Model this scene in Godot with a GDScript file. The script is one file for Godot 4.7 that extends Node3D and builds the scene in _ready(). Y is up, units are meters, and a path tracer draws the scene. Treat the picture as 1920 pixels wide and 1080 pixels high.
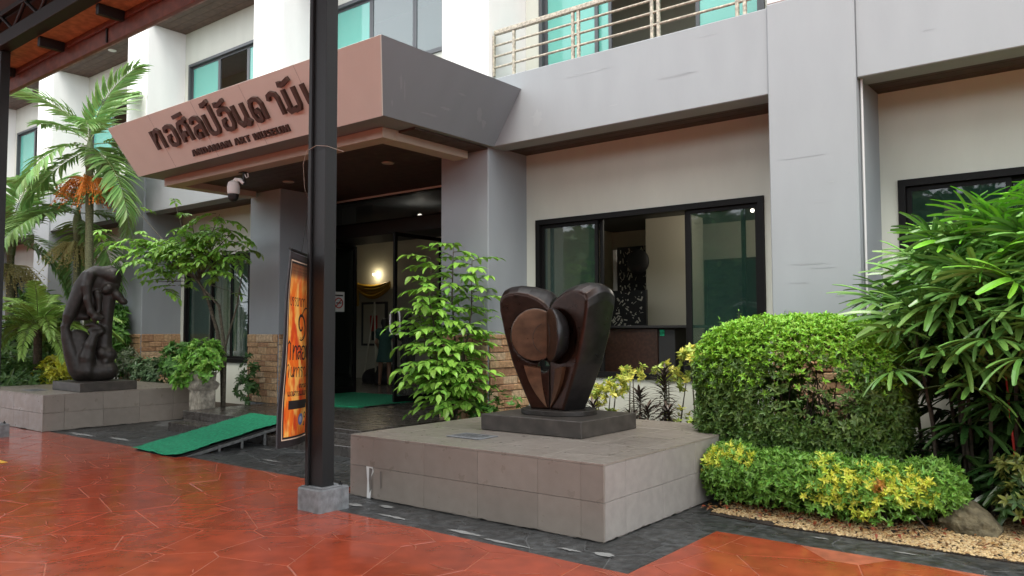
extends Node3D
# A museum front seen from under a steel shelter. World: x along the facade, y up, z towards the shelter.

var M := {}
var taken := {}
var rng := RandomNumberGenerator.new()
var FR := {}   # cached leaf and frond meshes

func _ready():
	rng.seed = 7
	var cam := Camera3D.new(); cam.name = "camera"
	cam.position = Vector3(0, 1.55, 0)
	cam.rotation = Vector3(0.0541324, 0.668564, -0.0028808)
	cam.fov = 40.133; cam.near = 0.05; cam.far = 600.0
	add_child(cam); cam.current = true
	var env := Environment.new()
	env.background_mode = Environment.BG_SKY
	var sm := ProceduralSkyMaterial.new()
	sm.sky_top_color = Color(0.97, 0.98, 1.0); sm.sky_horizon_color = Color(0.80, 0.83, 0.86); sm.sky_curve = 0.35
	sm.ground_bottom_color = Color(0.42, 0.41, 0.38); sm.ground_horizon_color = Color(0.62, 0.62, 0.6)
	sm.sky_energy_multiplier = 1.1
	var sk := Sky.new(); sk.sky_material = sm; env.sky = sk
	env.tonemap_mode = Environment.TONE_MAPPER_LINEAR
	env.tonemap_exposure = 3.25
	env.sdfgi_enabled = true; env.ssao_enabled = true; env.ssil_enabled = true
	var we := WorldEnvironment.new(); we.name = "world_environment"; we.environment = env; add_child(we)
	var sun := DirectionalLight3D.new(); sun.name = "sun"
	sun.light_energy = 0.5; sun.light_angular_distance = 34.0; sun.light_color = Color(1.0, 0.985, 0.955); sun.shadow_enabled = true
	add_child(sun)
	sun.look_at_from_position(Vector3(1.9, 8.7, 4.3), Vector3.ZERO, Vector3.UP)
	materials()
	ground()
	shelter()
	building()
	entrance()
	interior()
	plinths()
	ramp_and_mat()
	heart_sculpture()
	mother_sculpture()
	banner()
	small_things()
	people()
	plants_right()
	plants_centre()
	plants_left()
	far_side()

# ------------------------------------------------------------------ naming, parenting
func numbered(called: String, parent: Node) -> String:
	var key := str(parent.get_instance_id()) + called
	var n: int = taken.get(key, 0)
	taken[key] = n + 1
	return called if n == 0 else "%s_%03d" % [called, n]

func thing(called: String, label: String, category: String, at := Vector3.ZERO, group := "") -> Node3D:
	var o := Node3D.new(); o.name = numbered(called, self); o.position = at
	add_child(o)
	tag(o, label, category, group)
	return o

func tag(o: Node, label: String, category: String, group := "") -> void:
	o.set_meta("label", label); o.set_meta("category", category)
	if group != "": o.set_meta("group", group)

# a part whose mesh is written in world coordinates
func part(called: String, mesh: Mesh, m: Material, parent: Node, label := "") -> MeshInstance3D:
	var o := MeshInstance3D.new(); o.name = numbered(called, parent); o.mesh = mesh; o.material_override = m
	parent.add_child(o, true)
	if parent.get_parent() == self: o.position = -parent.position
	if label != "": o.set_meta("label", label)
	return o

func local_part(called: String, mesh: Mesh, m: Material, parent: Node, xf := Transform3D.IDENTITY) -> MeshInstance3D:
	var o := MeshInstance3D.new(); o.name = numbered(called, parent); o.mesh = mesh; o.material_override = m
	o.transform = xf
	parent.add_child(o, true)
	if parent.get_parent() == self and parent is Node3D and not (parent is MeshInstance3D): o.position -= parent.position
	return o

func struct(called: String, mesh: Mesh, m: Material) -> MeshInstance3D:
	var o := MeshInstance3D.new(); o.name = numbered(called, self); o.mesh = mesh; o.material_override = m
	o.set_meta("kind", "structure"); add_child(o, true)
	return o

func scatter(called: String, mesh: Mesh, m: Material, parent: Node, xf: Array, cols := []) -> MultiMeshInstance3D:
	var mm := MultiMesh.new(); mm.transform_format = MultiMesh.TRANSFORM_3D
	mm.use_colors = cols.size() > 0
	mm.mesh = mesh; mm.instance_count = xf.size()
	for i in xf.size():
		mm.set_instance_transform(i, xf[i])
		if cols.size() > 0: mm.set_instance_color(i, cols[i])
	var o := MultiMeshInstance3D.new(); o.name = numbered(called, parent); o.multimesh = mm; o.material_override = m
	o.set_meta("kind", "stuff")
	parent.add_child(o, true)
	if parent != self and parent.get_parent() == self: o.position = -parent.position
	return o

# ------------------------------------------------------------------ shapes
func begin() -> SurfaceTool:
	var st := SurfaceTool.new(); st.begin(Mesh.PRIMITIVE_TRIANGLES); return st

func tri(st: SurfaceTool, a: Vector3, b: Vector3, c: Vector3, out: Vector3) -> void:
	var n := (b - a).cross(c - a)
	if n.length_squared() < 1e-16: return
	n = n.normalized()
	if n.dot(out) < 0.0: n = -n
	else:
		var t := b; b = c; c = t
	# (a, b, c) now runs clockwise when seen from the outside
	st.set_normal(n); st.add_vertex(a)
	st.set_normal(n); st.add_vertex(b)
	st.set_normal(n); st.add_vertex(c)

func quad(st: SurfaceTool, a: Vector3, b: Vector3, c: Vector3, d: Vector3, out: Vector3) -> void:
	tri(st, a, b, c, out); tri(st, a, c, d, out)

# chamfered box, optionally turned
func cbox(st: SurfaceTool, mn: Vector3, mx: Vector3, ch := 0.006, xf := Transform3D.IDENTITY) -> void:
	var c := (mn + mx) * 0.5
	var h := (mx - mn) * 0.5
	h = h.abs()
	ch = minf(ch, minf(h.x, minf(h.y, h.z)) * 0.6)
	var v := func(s: Vector3, ax: int) -> Vector3:
		var p := h - Vector3(ch, ch, ch)
		p[ax] = h[ax]
		return xf * (c + p * s)
	for ax in 3:
		var b := (ax + 1) % 3
		var d := (ax + 2) % 3
		for sg in [-1.0, 1.0]:
			var q := []
			for k in [[-1, -1], [1, -1], [1, 1], [-1, 1]]:
				var s := Vector3.ZERO
				s[ax] = sg; s[b] = k[0]; s[d] = k[1]
				q.append(v.call(s, ax))
			var n := Vector3.ZERO
			n[ax] = sg
			quad(st, q[0], q[1], q[2], q[3], xf.basis * n)
		if ch <= 0.0005: continue
		for s1 in [-1.0, 1.0]:
			for s2 in [-1.0, 1.0]:
				var lo := Vector3.ZERO
				lo[b] = s1; lo[d] = s2; lo[ax] = -1
				var hi := lo
				hi[ax] = 1
				var n2 := Vector3.ZERO
				n2[b] = s1; n2[d] = s2
				quad(st, v.call(lo, b), v.call(lo, d), v.call(hi, d), v.call(hi, b), xf.basis * n2)
	if ch > 0.0005:
		for sx in [-1.0, 1.0]:
			for sy in [-1.0, 1.0]:
				for sz in [-1.0, 1.0]:
					var s := Vector3(sx, sy, sz)
					tri(st, v.call(s, 0), v.call(s, 1), v.call(s, 2), xf.basis * s)

func boxm(mn: Vector3, mx: Vector3, ch := 0.006) -> ArrayMesh:
	var st := begin(); cbox(st, mn, mx, ch); return st.commit()

# a slab in the x-y plane with a rectangular hole, from z0 to z1
func holed(st: SurfaceTool, x0: float, x1: float, y0: float, y1: float, a0: float, a1: float, b0: float, b1: float, z0: float, z1: float) -> void:
	var O := [Vector2(x0, y0), Vector2(x1, y0), Vector2(x1, y1), Vector2(x0, y1)]
	var I := [Vector2(a0, b0), Vector2(a1, b0), Vector2(a1, b1), Vector2(a0, b1)]
	var c := Vector3((a0 + a1) / 2, (b0 + b1) / 2, (z0 + z1) / 2)
	for k in 4:
		var o1: Vector2 = O[k]
		var o2: Vector2 = O[(k + 1) % 4]
		var i1: Vector2 = I[k]
		var i2: Vector2 = I[(k + 1) % 4]
		for z in [z0, z1]:
			quad(st, Vector3(o1.x, o1.y, z), Vector3(o2.x, o2.y, z), Vector3(i2.x, i2.y, z), Vector3(i1.x, i1.y, z), Vector3(0, 0, 1 if z == maxf(z0, z1) else -1))
		var mo := Vector3((o1.x + o2.x) / 2, (o1.y + o2.y) / 2, c.z)
		var mi := Vector3((i1.x + i2.x) / 2, (i1.y + i2.y) / 2, c.z)
		quad(st, Vector3(o1.x, o1.y, z0), Vector3(o2.x, o2.y, z0), Vector3(o2.x, o2.y, z1), Vector3(o1.x, o1.y, z1), mo - c)
		quad(st, Vector3(i1.x, i1.y, z0), Vector3(i2.x, i2.y, z0), Vector3(i2.x, i2.y, z1), Vector3(i1.x, i1.y, z1), c - mi)

func smooth_tri(st: SurfaceTool, p: Array, n: Array) -> void:
	var f: Vector3 = (p[1] - p[0]).cross(p[2] - p[0])
	var o := [0, 1, 2]
	if f.dot(n[0] + n[1] + n[2]) > 0.0: o = [0, 2, 1]
	for k in o:
		st.set_normal(n[k]); st.add_vertex(p[k])

# a round tube along points with a radius at each
func tube(st: SurfaceTool, pts: Array, rad: Array, sides := 8, caps := true) -> void:
	var rings := []
	var norms := []
	var up := Vector3(0.31, 0.9, 0.17)
	for i in pts.size():
		var d: Vector3 = pts[mini(i + 1, pts.size() - 1)] - pts[maxi(i - 1, 0)]
		d = d.normalized()
		if absf(d.dot(up)) > 0.97: up = Vector3(0.9, 0.1, 0.3)
		var u := d.cross(up).normalized()
		var w := d.cross(u).normalized()
		up = w.cross(d) if w.cross(d).length() > 0.5 else up
		var r := []
		var nn := []
		for k in sides:
			var a := TAU * k / sides
			var n := u * cos(a) + w * sin(a)
			r.append(pts[i] + n * rad[i]); nn.append(n)
		rings.append(r); norms.append(nn)
	for i in pts.size() - 1:
		# line the next ring up with this one
		var best := 0
		var bd := 1e9
		for s in sides:
			var dd: float = (rings[i + 1][s] - pts[i + 1]).normalized().distance_squared_to((rings[i][0] - pts[i]).normalized())
			if dd < bd: bd = dd; best = s
		if best != 0:
			var r2 := []
			var n2 := []
			for k in sides:
				r2.append(rings[i + 1][(k + best) % sides]); n2.append(norms[i + 1][(k + best) % sides])
			rings[i + 1] = r2; norms[i + 1] = n2
		var flip: bool = (rings[i + 1][1] - pts[i + 1]).dot(rings[i][1] - pts[i]) < 0.0 and sides > 3
		if flip:
			var r3 := []
			var n3 := []
			for k in sides:
				r3.append(rings[i + 1][(sides - k) % sides]); n3.append(norms[i + 1][(sides - k) % sides])
			rings[i + 1] = r3; norms[i + 1] = n3
		for k in sides:
			var j := (k + 1) % sides
			smooth_tri(st, [rings[i][k], rings[i][j], rings[i + 1][j]], [norms[i][k], norms[i][j], norms[i + 1][j]])
			smooth_tri(st, [rings[i][k], rings[i + 1][j], rings[i + 1][k]], [norms[i][k], norms[i + 1][j], norms[i + 1][k]])
	if caps:
		for e in [0, pts.size() - 1]:
			var d2: Vector3 = pts[0] - pts[1] if e == 0 else pts[e] - pts[e - 1]
			for k in range(1, sides - 1):
				tri(st, rings[e][0], rings[e][k], rings[e][k + 1], d2)

func tubem(pts: Array, rad: Array, sides := 8) -> ArrayMesh:
	var st := begin(); tube(st, pts, rad, sides); return st.commit()

# a profile of (radius, height) turned about the y axis
func lathe(st: SurfaceTool, prof: Array, at: Vector3, sides := 24) -> void:
	for i in prof.size() - 1:
		var p: Vector2 = prof[i]
		var q: Vector2 = prof[i + 1]
		var t := (q - p).normalized()
		var nr := Vector2(t.y, -t.x)
		for k in sides:
			var a := TAU * k / sides
			var b := TAU * (k + 1) / sides
			var A := Vector3(cos(a), 0, sin(a))
			var B := Vector3(cos(b), 0, sin(b))
			var na := (A * nr.x + Vector3.UP * nr.y).normalized()
			var nb := (B * nr.x + Vector3.UP * nr.y).normalized()
			var v := [at + A * p.x + Vector3.UP * p.y, at + B * p.x + Vector3.UP * p.y, at + B * q.x + Vector3.UP * q.y, at + A * q.x + Vector3.UP * q.y]
			if p.x > 1e-5: smooth_tri(st, [v[0], v[1], v[2]], [na, nb, nb])
			if q.x > 1e-5: smooth_tri(st, [v[0], v[2], v[3]], [na, nb, na])
			elif p.x > 1e-5: pass

# a flat polygon (x, z) with a thickness: top at y1, edges down to y0
func slab_poly(st: SurfaceTool, poly: PackedVector2Array, y0: float, y1: float, bev := 0.0) -> void:
	var inner := poly
	if bev > 0.0:
		var off := Geometry2D.offset_polygon(poly, -bev)
		if off.size() == 1 and off[0].size() == poly.size(): inner = off[0]
		else: bev = 0.0
	var idx := Geometry2D.triangulate_polygon(inner)
	for i in range(0, idx.size(), 3):
		tri(st, Vector3(inner[idx[i]].x, y1, inner[idx[i]].y), Vector3(inner[idx[i + 1]].x, y1, inner[idx[i + 1]].y), Vector3(inner[idx[i + 2]].x, y1, inner[idx[i + 2]].y), Vector3.UP)
	var c := Vector2.ZERO
	for p in poly: c += p
	c /= poly.size()
	var sgn := -1.0 if Geometry2D.is_polygon_clockwise(poly) else 1.0
	for i in poly.size():
		var a := poly[i]
		var b := poly[(i + 1) % poly.size()]
		var e := (b - a).normalized()
		var n := Vector3(e.y, 0, -e.x) * sgn
		quad(st, Vector3(a.x, y0, a.y), Vector3(b.x, y0, b.y), Vector3(b.x, y1 - bev, b.y), Vector3(a.x, y1 - bev, a.y), n)
		if bev > 0.0:
			# offset_polygon may start at another corner: take the nearest
			var ia := nearest(inner, a)
			var ib := nearest(inner, b)
			quad(st, Vector3(a.x, y1 - bev, a.y), Vector3(b.x, y1 - bev, b.y), Vector3(ib.x, y1, ib.y), Vector3(ia.x, y1, ia.y), n + Vector3.UP)

func nearest(poly: PackedVector2Array, p: Vector2) -> Vector2:
	var best := poly[0]
	for q in poly:
		if q.distance_squared_to(p) < best.distance_squared_to(p): best = q
	return best

# an upright ribbon of constant width along a 2D stroke, given depth; frame maps (u, v, w)
func stroke(st: SurfaceTool, pts: Array, wid: float, depth: float, fr: Transform3D, lift := 0.0) -> void:
	var L := []
	var R := []
	for i in pts.size():
		var p: Vector2 = pts[i]
		var d1: Vector2 = (p - pts[i - 1]).normalized() if i > 0 else (pts[1] - p).normalized()
		var d2: Vector2 = (pts[i + 1] - p).normalized() if i < pts.size() - 1 else d1
		var n := (Vector2(-d1.y, d1.x) + Vector2(-d2.y, d2.x)).normalized()
		var k := wid * 0.5 / maxf(0.55, n.dot(Vector2(-d1.y, d1.x)))
		L.append(p + n * k); R.append(p - n * k)
	var P := func(q: Vector2, w: float) -> Vector3: return fr * Vector3(q.x, q.y, w)
	var out := fr.basis * Vector3(0, 0, 1)
	for i in pts.size() - 1:
		var t := depth + lift
		quad(st, P.call(L[i], t), P.call(L[i + 1], t), P.call(R[i + 1], t), P.call(R[i], t), out)
		var dv: Vector2 = L[i] - R[i]
		var n3 := fr.basis * Vector3(dv.x, dv.y, 0)
		quad(st, P.call(L[i], 0), P.call(L[i + 1], 0), P.call(L[i + 1], t), P.call(L[i], t), n3)
		quad(st, P.call(R[i], 0), P.call(R[i + 1], 0), P.call(R[i + 1], t), P.call(R[i], t), -n3)
	for e in [0, pts.size() - 1]:
		var dd: Vector2 = pts[0] - pts[1] if e == 0 else pts[e] - pts[e - 1]
		quad(st, P.call(L[e], 0), P.call(R[e], 0), P.call(R[e], depth + lift), P.call(L[e], depth + lift), fr.basis * Vector3(dd.x, dd.y, 0))

# ------------------------------------------------------------------ surface nets of a distance field
func nets(lo: Vector3, hi: Vector3, cell: float, f: Callable, paint = null) -> ArrayMesh:
	var nx := int(ceil((hi.x - lo.x) / cell)) + 1
	var ny := int(ceil((hi.y - lo.y) / cell)) + 1
	var nz := int(ceil((hi.z - lo.z) / cell)) + 1
	var val := PackedFloat32Array(); val.resize(nx * ny * nz); val.fill(1e9)
	var B := 6
	var active := []
	var reach := cell * B * 0.5 * 1.733 + cell
	for bz in range(0, nz - 1, B):
		for by in range(0, ny - 1, B):
			for bx in range(0, nx - 1, B):
				var c := lo + Vector3(bx + B * 0.5, by + B * 0.5, bz + B * 0.5) * cell
				if absf(f.call(c)) > reach * 1.25: continue
				active.append(Vector3i(bx, by, bz))
				for z in range(bz, mini(bz + B + 1, nz)):
					for y in range(by, mini(by + B + 1, ny)):
						for x in range(bx, mini(bx + B + 1, nx)):
							var i := x + nx * (y + ny * z)
							if val[i] > 1e8: val[i] = f.call(lo + Vector3(x, y, z) * cell)
	var vid := {}
	var vs := PackedVector3Array()
	var ns := PackedVector3Array()
	var off := [0, 1, nx, nx + 1, nx * ny, nx * ny + 1, nx * ny + nx, nx * ny + nx + 1]
	var cp := [Vector3(0, 0, 0), Vector3(1, 0, 0), Vector3(0, 1, 0), Vector3(1, 1, 0), Vector3(0, 0, 1), Vector3(1, 0, 1), Vector3(0, 1, 1), Vector3(1, 1, 1)]
	var eds := [[0, 1], [2, 3], [4, 5], [6, 7], [0, 2], [1, 3], [4, 6], [5, 7], [0, 4], [1, 5], [2, 6], [3, 7]]
	for b in active:
		for z in range(b.z, mini(b.z + B, nz - 1)):
			for y in range(b.y, mini(b.y + B, ny - 1)):
				for x in range(b.x, mini(b.x + B, nx - 1)):
					var i: int = x + nx * (y + ny * z)
					var neg := 0
					for k in 8:
						if val[i + off[k]] < 0.0: neg += 1
					if neg == 0 or neg == 8: continue
					var sum := Vector3.ZERO
					var cnt := 0
					for e in eds:
						var a: float = val[i + off[e[0]]]
						var d: float = val[i + off[e[1]]]
						if (a < 0.0) != (d < 0.0):
							sum += cp[e[0]].lerp(cp[e[1]], a / (a - d)); cnt += 1
					sum /= cnt
					var g := Vector3.ZERO
					for k in 8:
						g += (cp[k] * 2.0 - Vector3.ONE) * val[i + off[k]]
					vid[i] = vs.size()
					vs.append(lo + (Vector3(x, y, z) + sum) * cell)
					ns.append(g.normalized())
	var ix := PackedInt32Array()
	var step := [1, nx, nx * ny]
	for i in vid:
		for ax in 3:
			var a: float = val[i]
			var d: float = val[i + step[ax]]
			if (a < 0.0) == (d < 0.0): continue
			var u: int = step[(ax + 1) % 3]
			var w: int = step[(ax + 2) % 3]
			if not (vid.has(i - u) and vid.has(i - w) and vid.has(i - u - w)): continue
			var q := [vid[i], vid[i - u], vid[i - u - w], vid[i - w]]
			if a < 0.0: q = [q[0], q[3], q[2], q[1]]
			ix.append_array([q[0], q[1], q[2], q[0], q[2], q[3]])
	# turn every triangle so that it runs clockwise from outside
	for t in range(0, ix.size(), 3):
		var fn := (vs[ix[t + 1]] - vs[ix[t]]).cross(vs[ix[t + 2]] - vs[ix[t]])
		if fn.dot(ns[ix[t]] + ns[ix[t + 1]] + ns[ix[t + 2]]) > 0.0:
			var s := ix[t + 1]
			ix[t + 1] = ix[t + 2]; ix[t + 2] = s
	var arr := []; arr.resize(Mesh.ARRAY_MAX)
	arr[Mesh.ARRAY_VERTEX] = vs; arr[Mesh.ARRAY_NORMAL] = ns; arr[Mesh.ARRAY_INDEX] = ix
	if paint != null:
		var cs := PackedColorArray()
		for i in vs.size(): cs.append(paint.call(vs[i], ns[i]))
		arr[Mesh.ARRAY_COLOR] = cs
	var m := ArrayMesh.new()
	m.add_surface_from_arrays(Mesh.PRIMITIVE_TRIANGLES, arr)
	return m

func cone_d(p: Vector3, a: Vector3, b: Vector3, ra: float, rb: float) -> float:
	var ab := b - a
	var h := clampf((p - a).dot(ab) / maxf(ab.length_squared(), 1e-9), 0.0, 1.0)
	return p.distance_to(a + ab * h) - lerpf(ra, rb, h)

func smin(a: float, b: float, k: float) -> float:
	var h := maxf(k - absf(a - b), 0.0) / k
	return minf(a, b) - h * h * k * 0.25

# bones: [a, b, ra, rb]; joined smoothly
func bones_d(p: Vector3, bones: Array, k: float) -> float:
	var d := 1e3
	var chain := 1e3
	for i in bones.size():
		var b: Array = bones[i]
		# bones that follow on from one another make one limb, joined without a swelling
		if i > 0 and b[0] == bones[i - 1][1]: chain = minf(chain, cone_d(p, b[0], b[1], b[2], b[3]))
		else:
			d = smin(d, chain, k)
			chain = cone_d(p, b[0], b[1], b[2], b[3])
	return smin(d, chain, k)

func rv(a: float, b: float) -> float: return rng.randf_range(a, b)

func rdir() -> Vector3:
	var z := rv(-1, 1)
	var a := rv(0, TAU)
	var r := sqrt(1.0 - z * z)
	return Vector3(r * cos(a), z, r * sin(a))

# basis with x along dir and y near up
func lb(dir: Vector3, up: Vector3, s := 1.0) -> Basis:
	var x := dir.normalized()
	var z := x.cross(up)
	if z.length() < 0.01: z = x.cross(Vector3(0.3, 0.2, 0.9))
	z = z.normalized()
	return Basis(x * s, z.cross(x) * s, z * s)

# ------------------------------------------------------------------ materials
func noise_tex(seed_: int, freq: float, lo: float, hi: float, kind := FastNoiseLite.TYPE_SIMPLEX_SMOOTH, oct := 4, size := 512) -> NoiseTexture2D:
	var n := FastNoiseLite.new(); n.seed = seed_; n.frequency = freq; n.noise_type = kind
	n.fractal_type = FastNoiseLite.FRACTAL_FBM; n.fractal_octaves = oct
	var t := NoiseTexture2D.new(); t.width = size; t.height = size; t.seamless = true; t.noise = n
	var g := Gradient.new(); g.set_color(0, Color(lo, lo, lo)); g.set_color(1, Color(hi, hi, hi))
	t.color_ramp = g
	return t

func mat(called: String, lin: Color, rough := 0.7, metal := 0.0) -> StandardMaterial3D:
	var m := StandardMaterial3D.new(); m.resource_name = called
	m.albedo_color = lin.linear_to_srgb(); m.roughness = rough; m.metallic = metal
	M[called] = m
	return m

func dress(m: StandardMaterial3D, alb: Texture2D, scale: float, bump: Texture2D = null, cm := 0.1, rough: Texture2D = null) -> StandardMaterial3D:
	m.uv1_triplanar = true; m.uv1_world_triplanar = true; m.uv1_scale = Vector3(scale, scale, scale)
	if alb: m.albedo_texture = alb
	if bump:
		m.heightmap_enabled = true; m.heightmap_texture = bump; m.heightmap_scale = cm
	if rough:
		m.roughness_texture = rough; m.roughness_texture_channel = BaseMaterial3D.TEXTURE_CHANNEL_RED
	return m

func materials() -> void:
	var soft := noise_tex(1, 0.008, 0.965, 1.0, FastNoiseLite.TYPE_SIMPLEX_SMOOTH, 6)
	var soft2 := noise_tex(2, 0.012, 0.7, 1.0, FastNoiseLite.TYPE_SIMPLEX_SMOOTH, 5)
	var blotch := noise_tex(3, 0.01, 0.5, 1.0, FastNoiseLite.TYPE_SIMPLEX_SMOOTH, 6)
	var fine := noise_tex(4, 0.05, 0.0, 1.0, FastNoiseLite.TYPE_SIMPLEX_SMOOTH, 4)
	var grit := noise_tex(5, 0.15, 0.0, 1.0, FastNoiseLite.TYPE_SIMPLEX_SMOOTH, 3)
	var roughv := noise_tex(6, 0.012, 0.45, 1.0, FastNoiseLite.TYPE_SIMPLEX_SMOOTH, 5)
	var streak := noise_tex(8, 0.02, 0.55, 1.0, FastNoiseLite.TYPE_SIMPLEX_SMOOTH, 5)
	dress(mat("grey_paint", Color(0.275, 0.296, 0.312), 0.7), soft, 0.5, fine, 0.02)
	dress(mat("dark_grey_paint", Color(0.2, 0.218, 0.235), 0.7), soft, 0.5, fine, 0.02)
	dress(mat("white_paint", Color(0.78, 0.78, 0.76), 0.65), soft, 0.5, fine, 0.04)
	dress(mat("cream_paint", Color(0.54, 0.55, 0.485), 0.7), soft, 0.4, fine, 0.04)
	dress(mat("brown_board", Color(0.68, 0.61, 0.54), 0.55), soft, 0.4)
	dress(mat("dark_soffit", Color(0.075, 0.042, 0.028), 0.6), soft2, 0.8)
	dress(mat("soffit_plank", Color(0.15, 0.09, 0.065), 0.6), soft2, 0.8)
	dress(mat("trim", Color(0.42, 0.34, 0.27), 0.6), soft, 0.6)
	mat("trim_grey", Color(0.5, 0.5, 0.5), 0.5)
	mat("letter", Color(0.05, 0.025, 0.017), 0.45)
	mat("frame_black", Color(0.008, 0.0078, 0.0078), 0.45)
	mat("frame_grey", Color(0.06, 0.065, 0.07), 0.4)
	M.frame_black.metallic_specular = 0.25
	dress(mat("steel_black", Color(0.007, 0.007, 0.007), 0.55), null, 1.0, fine, 0.05)
	dress(mat("red_slab", Color(0.43, 0.075, 0.034), 0.22), noise_tex(21, 0.012, 0.8, 1.0, FastNoiseLite.TYPE_SIMPLEX_SMOOTH, 6), 0.55, noise_tex(22, 0.02, 0.0, 1.0, FastNoiseLite.TYPE_SIMPLEX_SMOOTH, 5), 0.12, noise_tex(23, 0.01, 0.4, 1.0, FastNoiseLite.TYPE_SIMPLEX_SMOOTH, 5))
	dress(mat("red_joint", Color(0.55, 0.16, 0.085), 0.45), soft2, 1.0)
	dress(mat("slate_slab", Color(0.095, 0.1, 0.1), 0.5), noise_tex(31, 0.02, 0.45, 1.0, FastNoiseLite.TYPE_SIMPLEX_SMOOTH, 6), 0.8, noise_tex(32, 0.02, 0.0, 1.0, FastNoiseLite.TYPE_SIMPLEX_SMOOTH, 5), 1.0, roughv)
	dress(mat("slate_joint", Color(0.15, 0.152, 0.148), 0.7), soft2, 1.0)
	dress(mat("asphalt", Color(0.10, 0.10, 0.095), 0.9), soft2, 0.3)
	dress(mat("soil", Color(0.055, 0.036, 0.022), 0.95), blotch, 0.9, grit, 1.2)
	mat("pebble", Color(0.56, 0.46, 0.31), 0.8).vertex_color_use_as_albedo = true
	dress(mat("plinth_tile", Color(0.275, 0.238, 0.203), 0.5), noise_tex(24, 0.012, 0.93, 1.0, FastNoiseLite.TYPE_SIMPLEX_SMOOTH, 5), 0.9, grit, 0.05, roughv)
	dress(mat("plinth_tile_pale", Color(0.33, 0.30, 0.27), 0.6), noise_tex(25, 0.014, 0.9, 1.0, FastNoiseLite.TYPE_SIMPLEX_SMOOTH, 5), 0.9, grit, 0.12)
	dress(mat("plinth_joint", Color(0.17, 0.148, 0.128), 0.85), null, 1.0)
	dress(mat("dark_tile", Color(0.085, 0.072, 0.062), 0.45), soft2, 0.9, grit, 0.04)
	dress(mat("porch_tile", Color(0.085, 0.075, 0.066), 0.38), soft2, 0.9, null, 0.0, roughv)
	for k in 4:
		var tone: Color = [Color(0.64, 0.42, 0.23), Color(0.58, 0.35, 0.185), Color(0.70, 0.50, 0.31), Color(0.50, 0.28, 0.15)][k]
		dress(mat("stone%d" % k, tone, 0.85), soft2, 2.2, streak, 0.9)
	dress(mat("mortar", Color(0.2, 0.13, 0.08), 0.95), null, 1.0)
	dress(mat("turf", Color(0.012, 0.43, 0.2), 0.95), noise_tex(41, 0.03, 0.6, 1.0, FastNoiseLite.TYPE_SIMPLEX_SMOOTH, 4), 1.2, grit, 1.0)
	dress(mat("galvanised", Color(0.3, 0.31, 0.31), 0.45, 0.6), soft2, 2.0)
	dress(mat("concrete", Color(0.27, 0.28, 0.285), 0.8), soft2, 1.5, fine, 0.3)
	dress(mat("orange_board", Color(0.52, 0.29, 0.13), 0.7), noise_tex(51, 0.015, 0.7, 1.0, FastNoiseLite.TYPE_SIMPLEX_SMOOTH, 5), 0.8)
	dress(mat("red_brown_steel", Color(0.19, 0.065, 0.04), 0.5), soft2, 1.0)
	dress(mat("gutter", Color(0.5, 0.48, 0.43), 0.6), blotch, 0.8)
	dress(mat("roof_sheet", Color(0.27, 0.28, 0.27), 0.6), soft2, 0.5)
	dress(mat("under_roof", Color(0.06, 0.055, 0.05), 0.8), null, 1.0)
	dress(mat("rail_paint", Color(0.66, 0.60, 0.47), 0.4), blotch, 3.0)
	dress(mat("wood_counter", Color(0.05, 0.022, 0.014), 0.4), streak, 1.5)
	mat("inside_wall", Color(0.56, 0.54, 0.43), 0.8)
	mat("inside_dark", Color(0.06, 0.06, 0.055), 0.6)
	mat("inside_floor", Color(0.14, 0.13, 0.12), 0.25)
	mat("white_plain", Color(0.72, 0.72, 0.7), 0.5)
	mat("black_plain", Color(0.012, 0.012, 0.012), 0.6)
	mat("red_plain", Color(0.5, 0.03, 0.02), 0.5)
	mat("yellow_paint", Color(0.7, 0.42, 0.03), 0.6)
	mat("gold_cloth", Color(0.5, 0.30, 0.03), 0.45)
	mat("chrome", Color(0.7, 0.7, 0.7), 0.2, 1.0)
	mat("handle_white", Color(0.75, 0.75, 0.74), 0.3)
	var g := mat("glass_green", Color(0.015, 0.05, 0.037), 0.02); g.transparency = BaseMaterial3D.TRANSPARENCY_ALPHA; g.albedo_color.a = 0.3
	g = mat("glass_dark", Color(0.012, 0.016, 0.014), 0.02); g.transparency = BaseMaterial3D.TRANSPARENCY_ALPHA; g.albedo_color.a = 0.62
	g = mat("glass_clear", Color(0.1, 0.12, 0.11), 0.02); g.transparency = BaseMaterial3D.TRANSPARENCY_ALPHA; g.albedo_color.a = 0.1
	g = mat("glass_teal", Color(0.17, 0.54, 0.46), 0.02); g.transparency = BaseMaterial3D.TRANSPARENCY_ALPHA; g.albedo_color.a = 0.62
	g = mat("glass_sky", Color(0.16, 0.22, 0.22), 0.01); g.transparency = BaseMaterial3D.TRANSPARENCY_ALPHA; g.albedo_color.a = 0.4; g.metallic_specular = 0.7
	for nm in ["grey_paint", "dark_grey_paint", "white_paint", "cream_paint"]:
		M[nm].uv1_scale = Vector3(0.55, 0.16, 0.55)
	var br := mat("bronze", Color(1, 1, 1), 0.38, 0.55); br.vertex_color_use_as_albedo = true
	dress(br, noise_tex(61, 0.012, 0.62, 1.0, FastNoiseLite.TYPE_SIMPLEX_SMOOTH, 5), 1.2, null, 0, noise_tex(62, 0.02, 0.62, 1.0))
	dress(mat("bronze_dark", Color(0.034, 0.027, 0.022), 0.62, 0.05), noise_tex(63, 0.015, 0.6, 1.0), 1.5, null, 0, noise_tex(64, 0.02, 0.7, 1.0))
	var pb := mat("petal_bronze", Color(0.2, 0.095, 0.05), 0.36, 0.55)
	dress(pb, noise_tex(65, 0.012, 0.6, 1.0, FastNoiseLite.TYPE_SIMPLEX_SMOOTH, 5), 1.2)
	dress(mat("crownshaft", Color(0.2, 0.27, 0.12), 0.5), soft2, 1.5)
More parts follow.
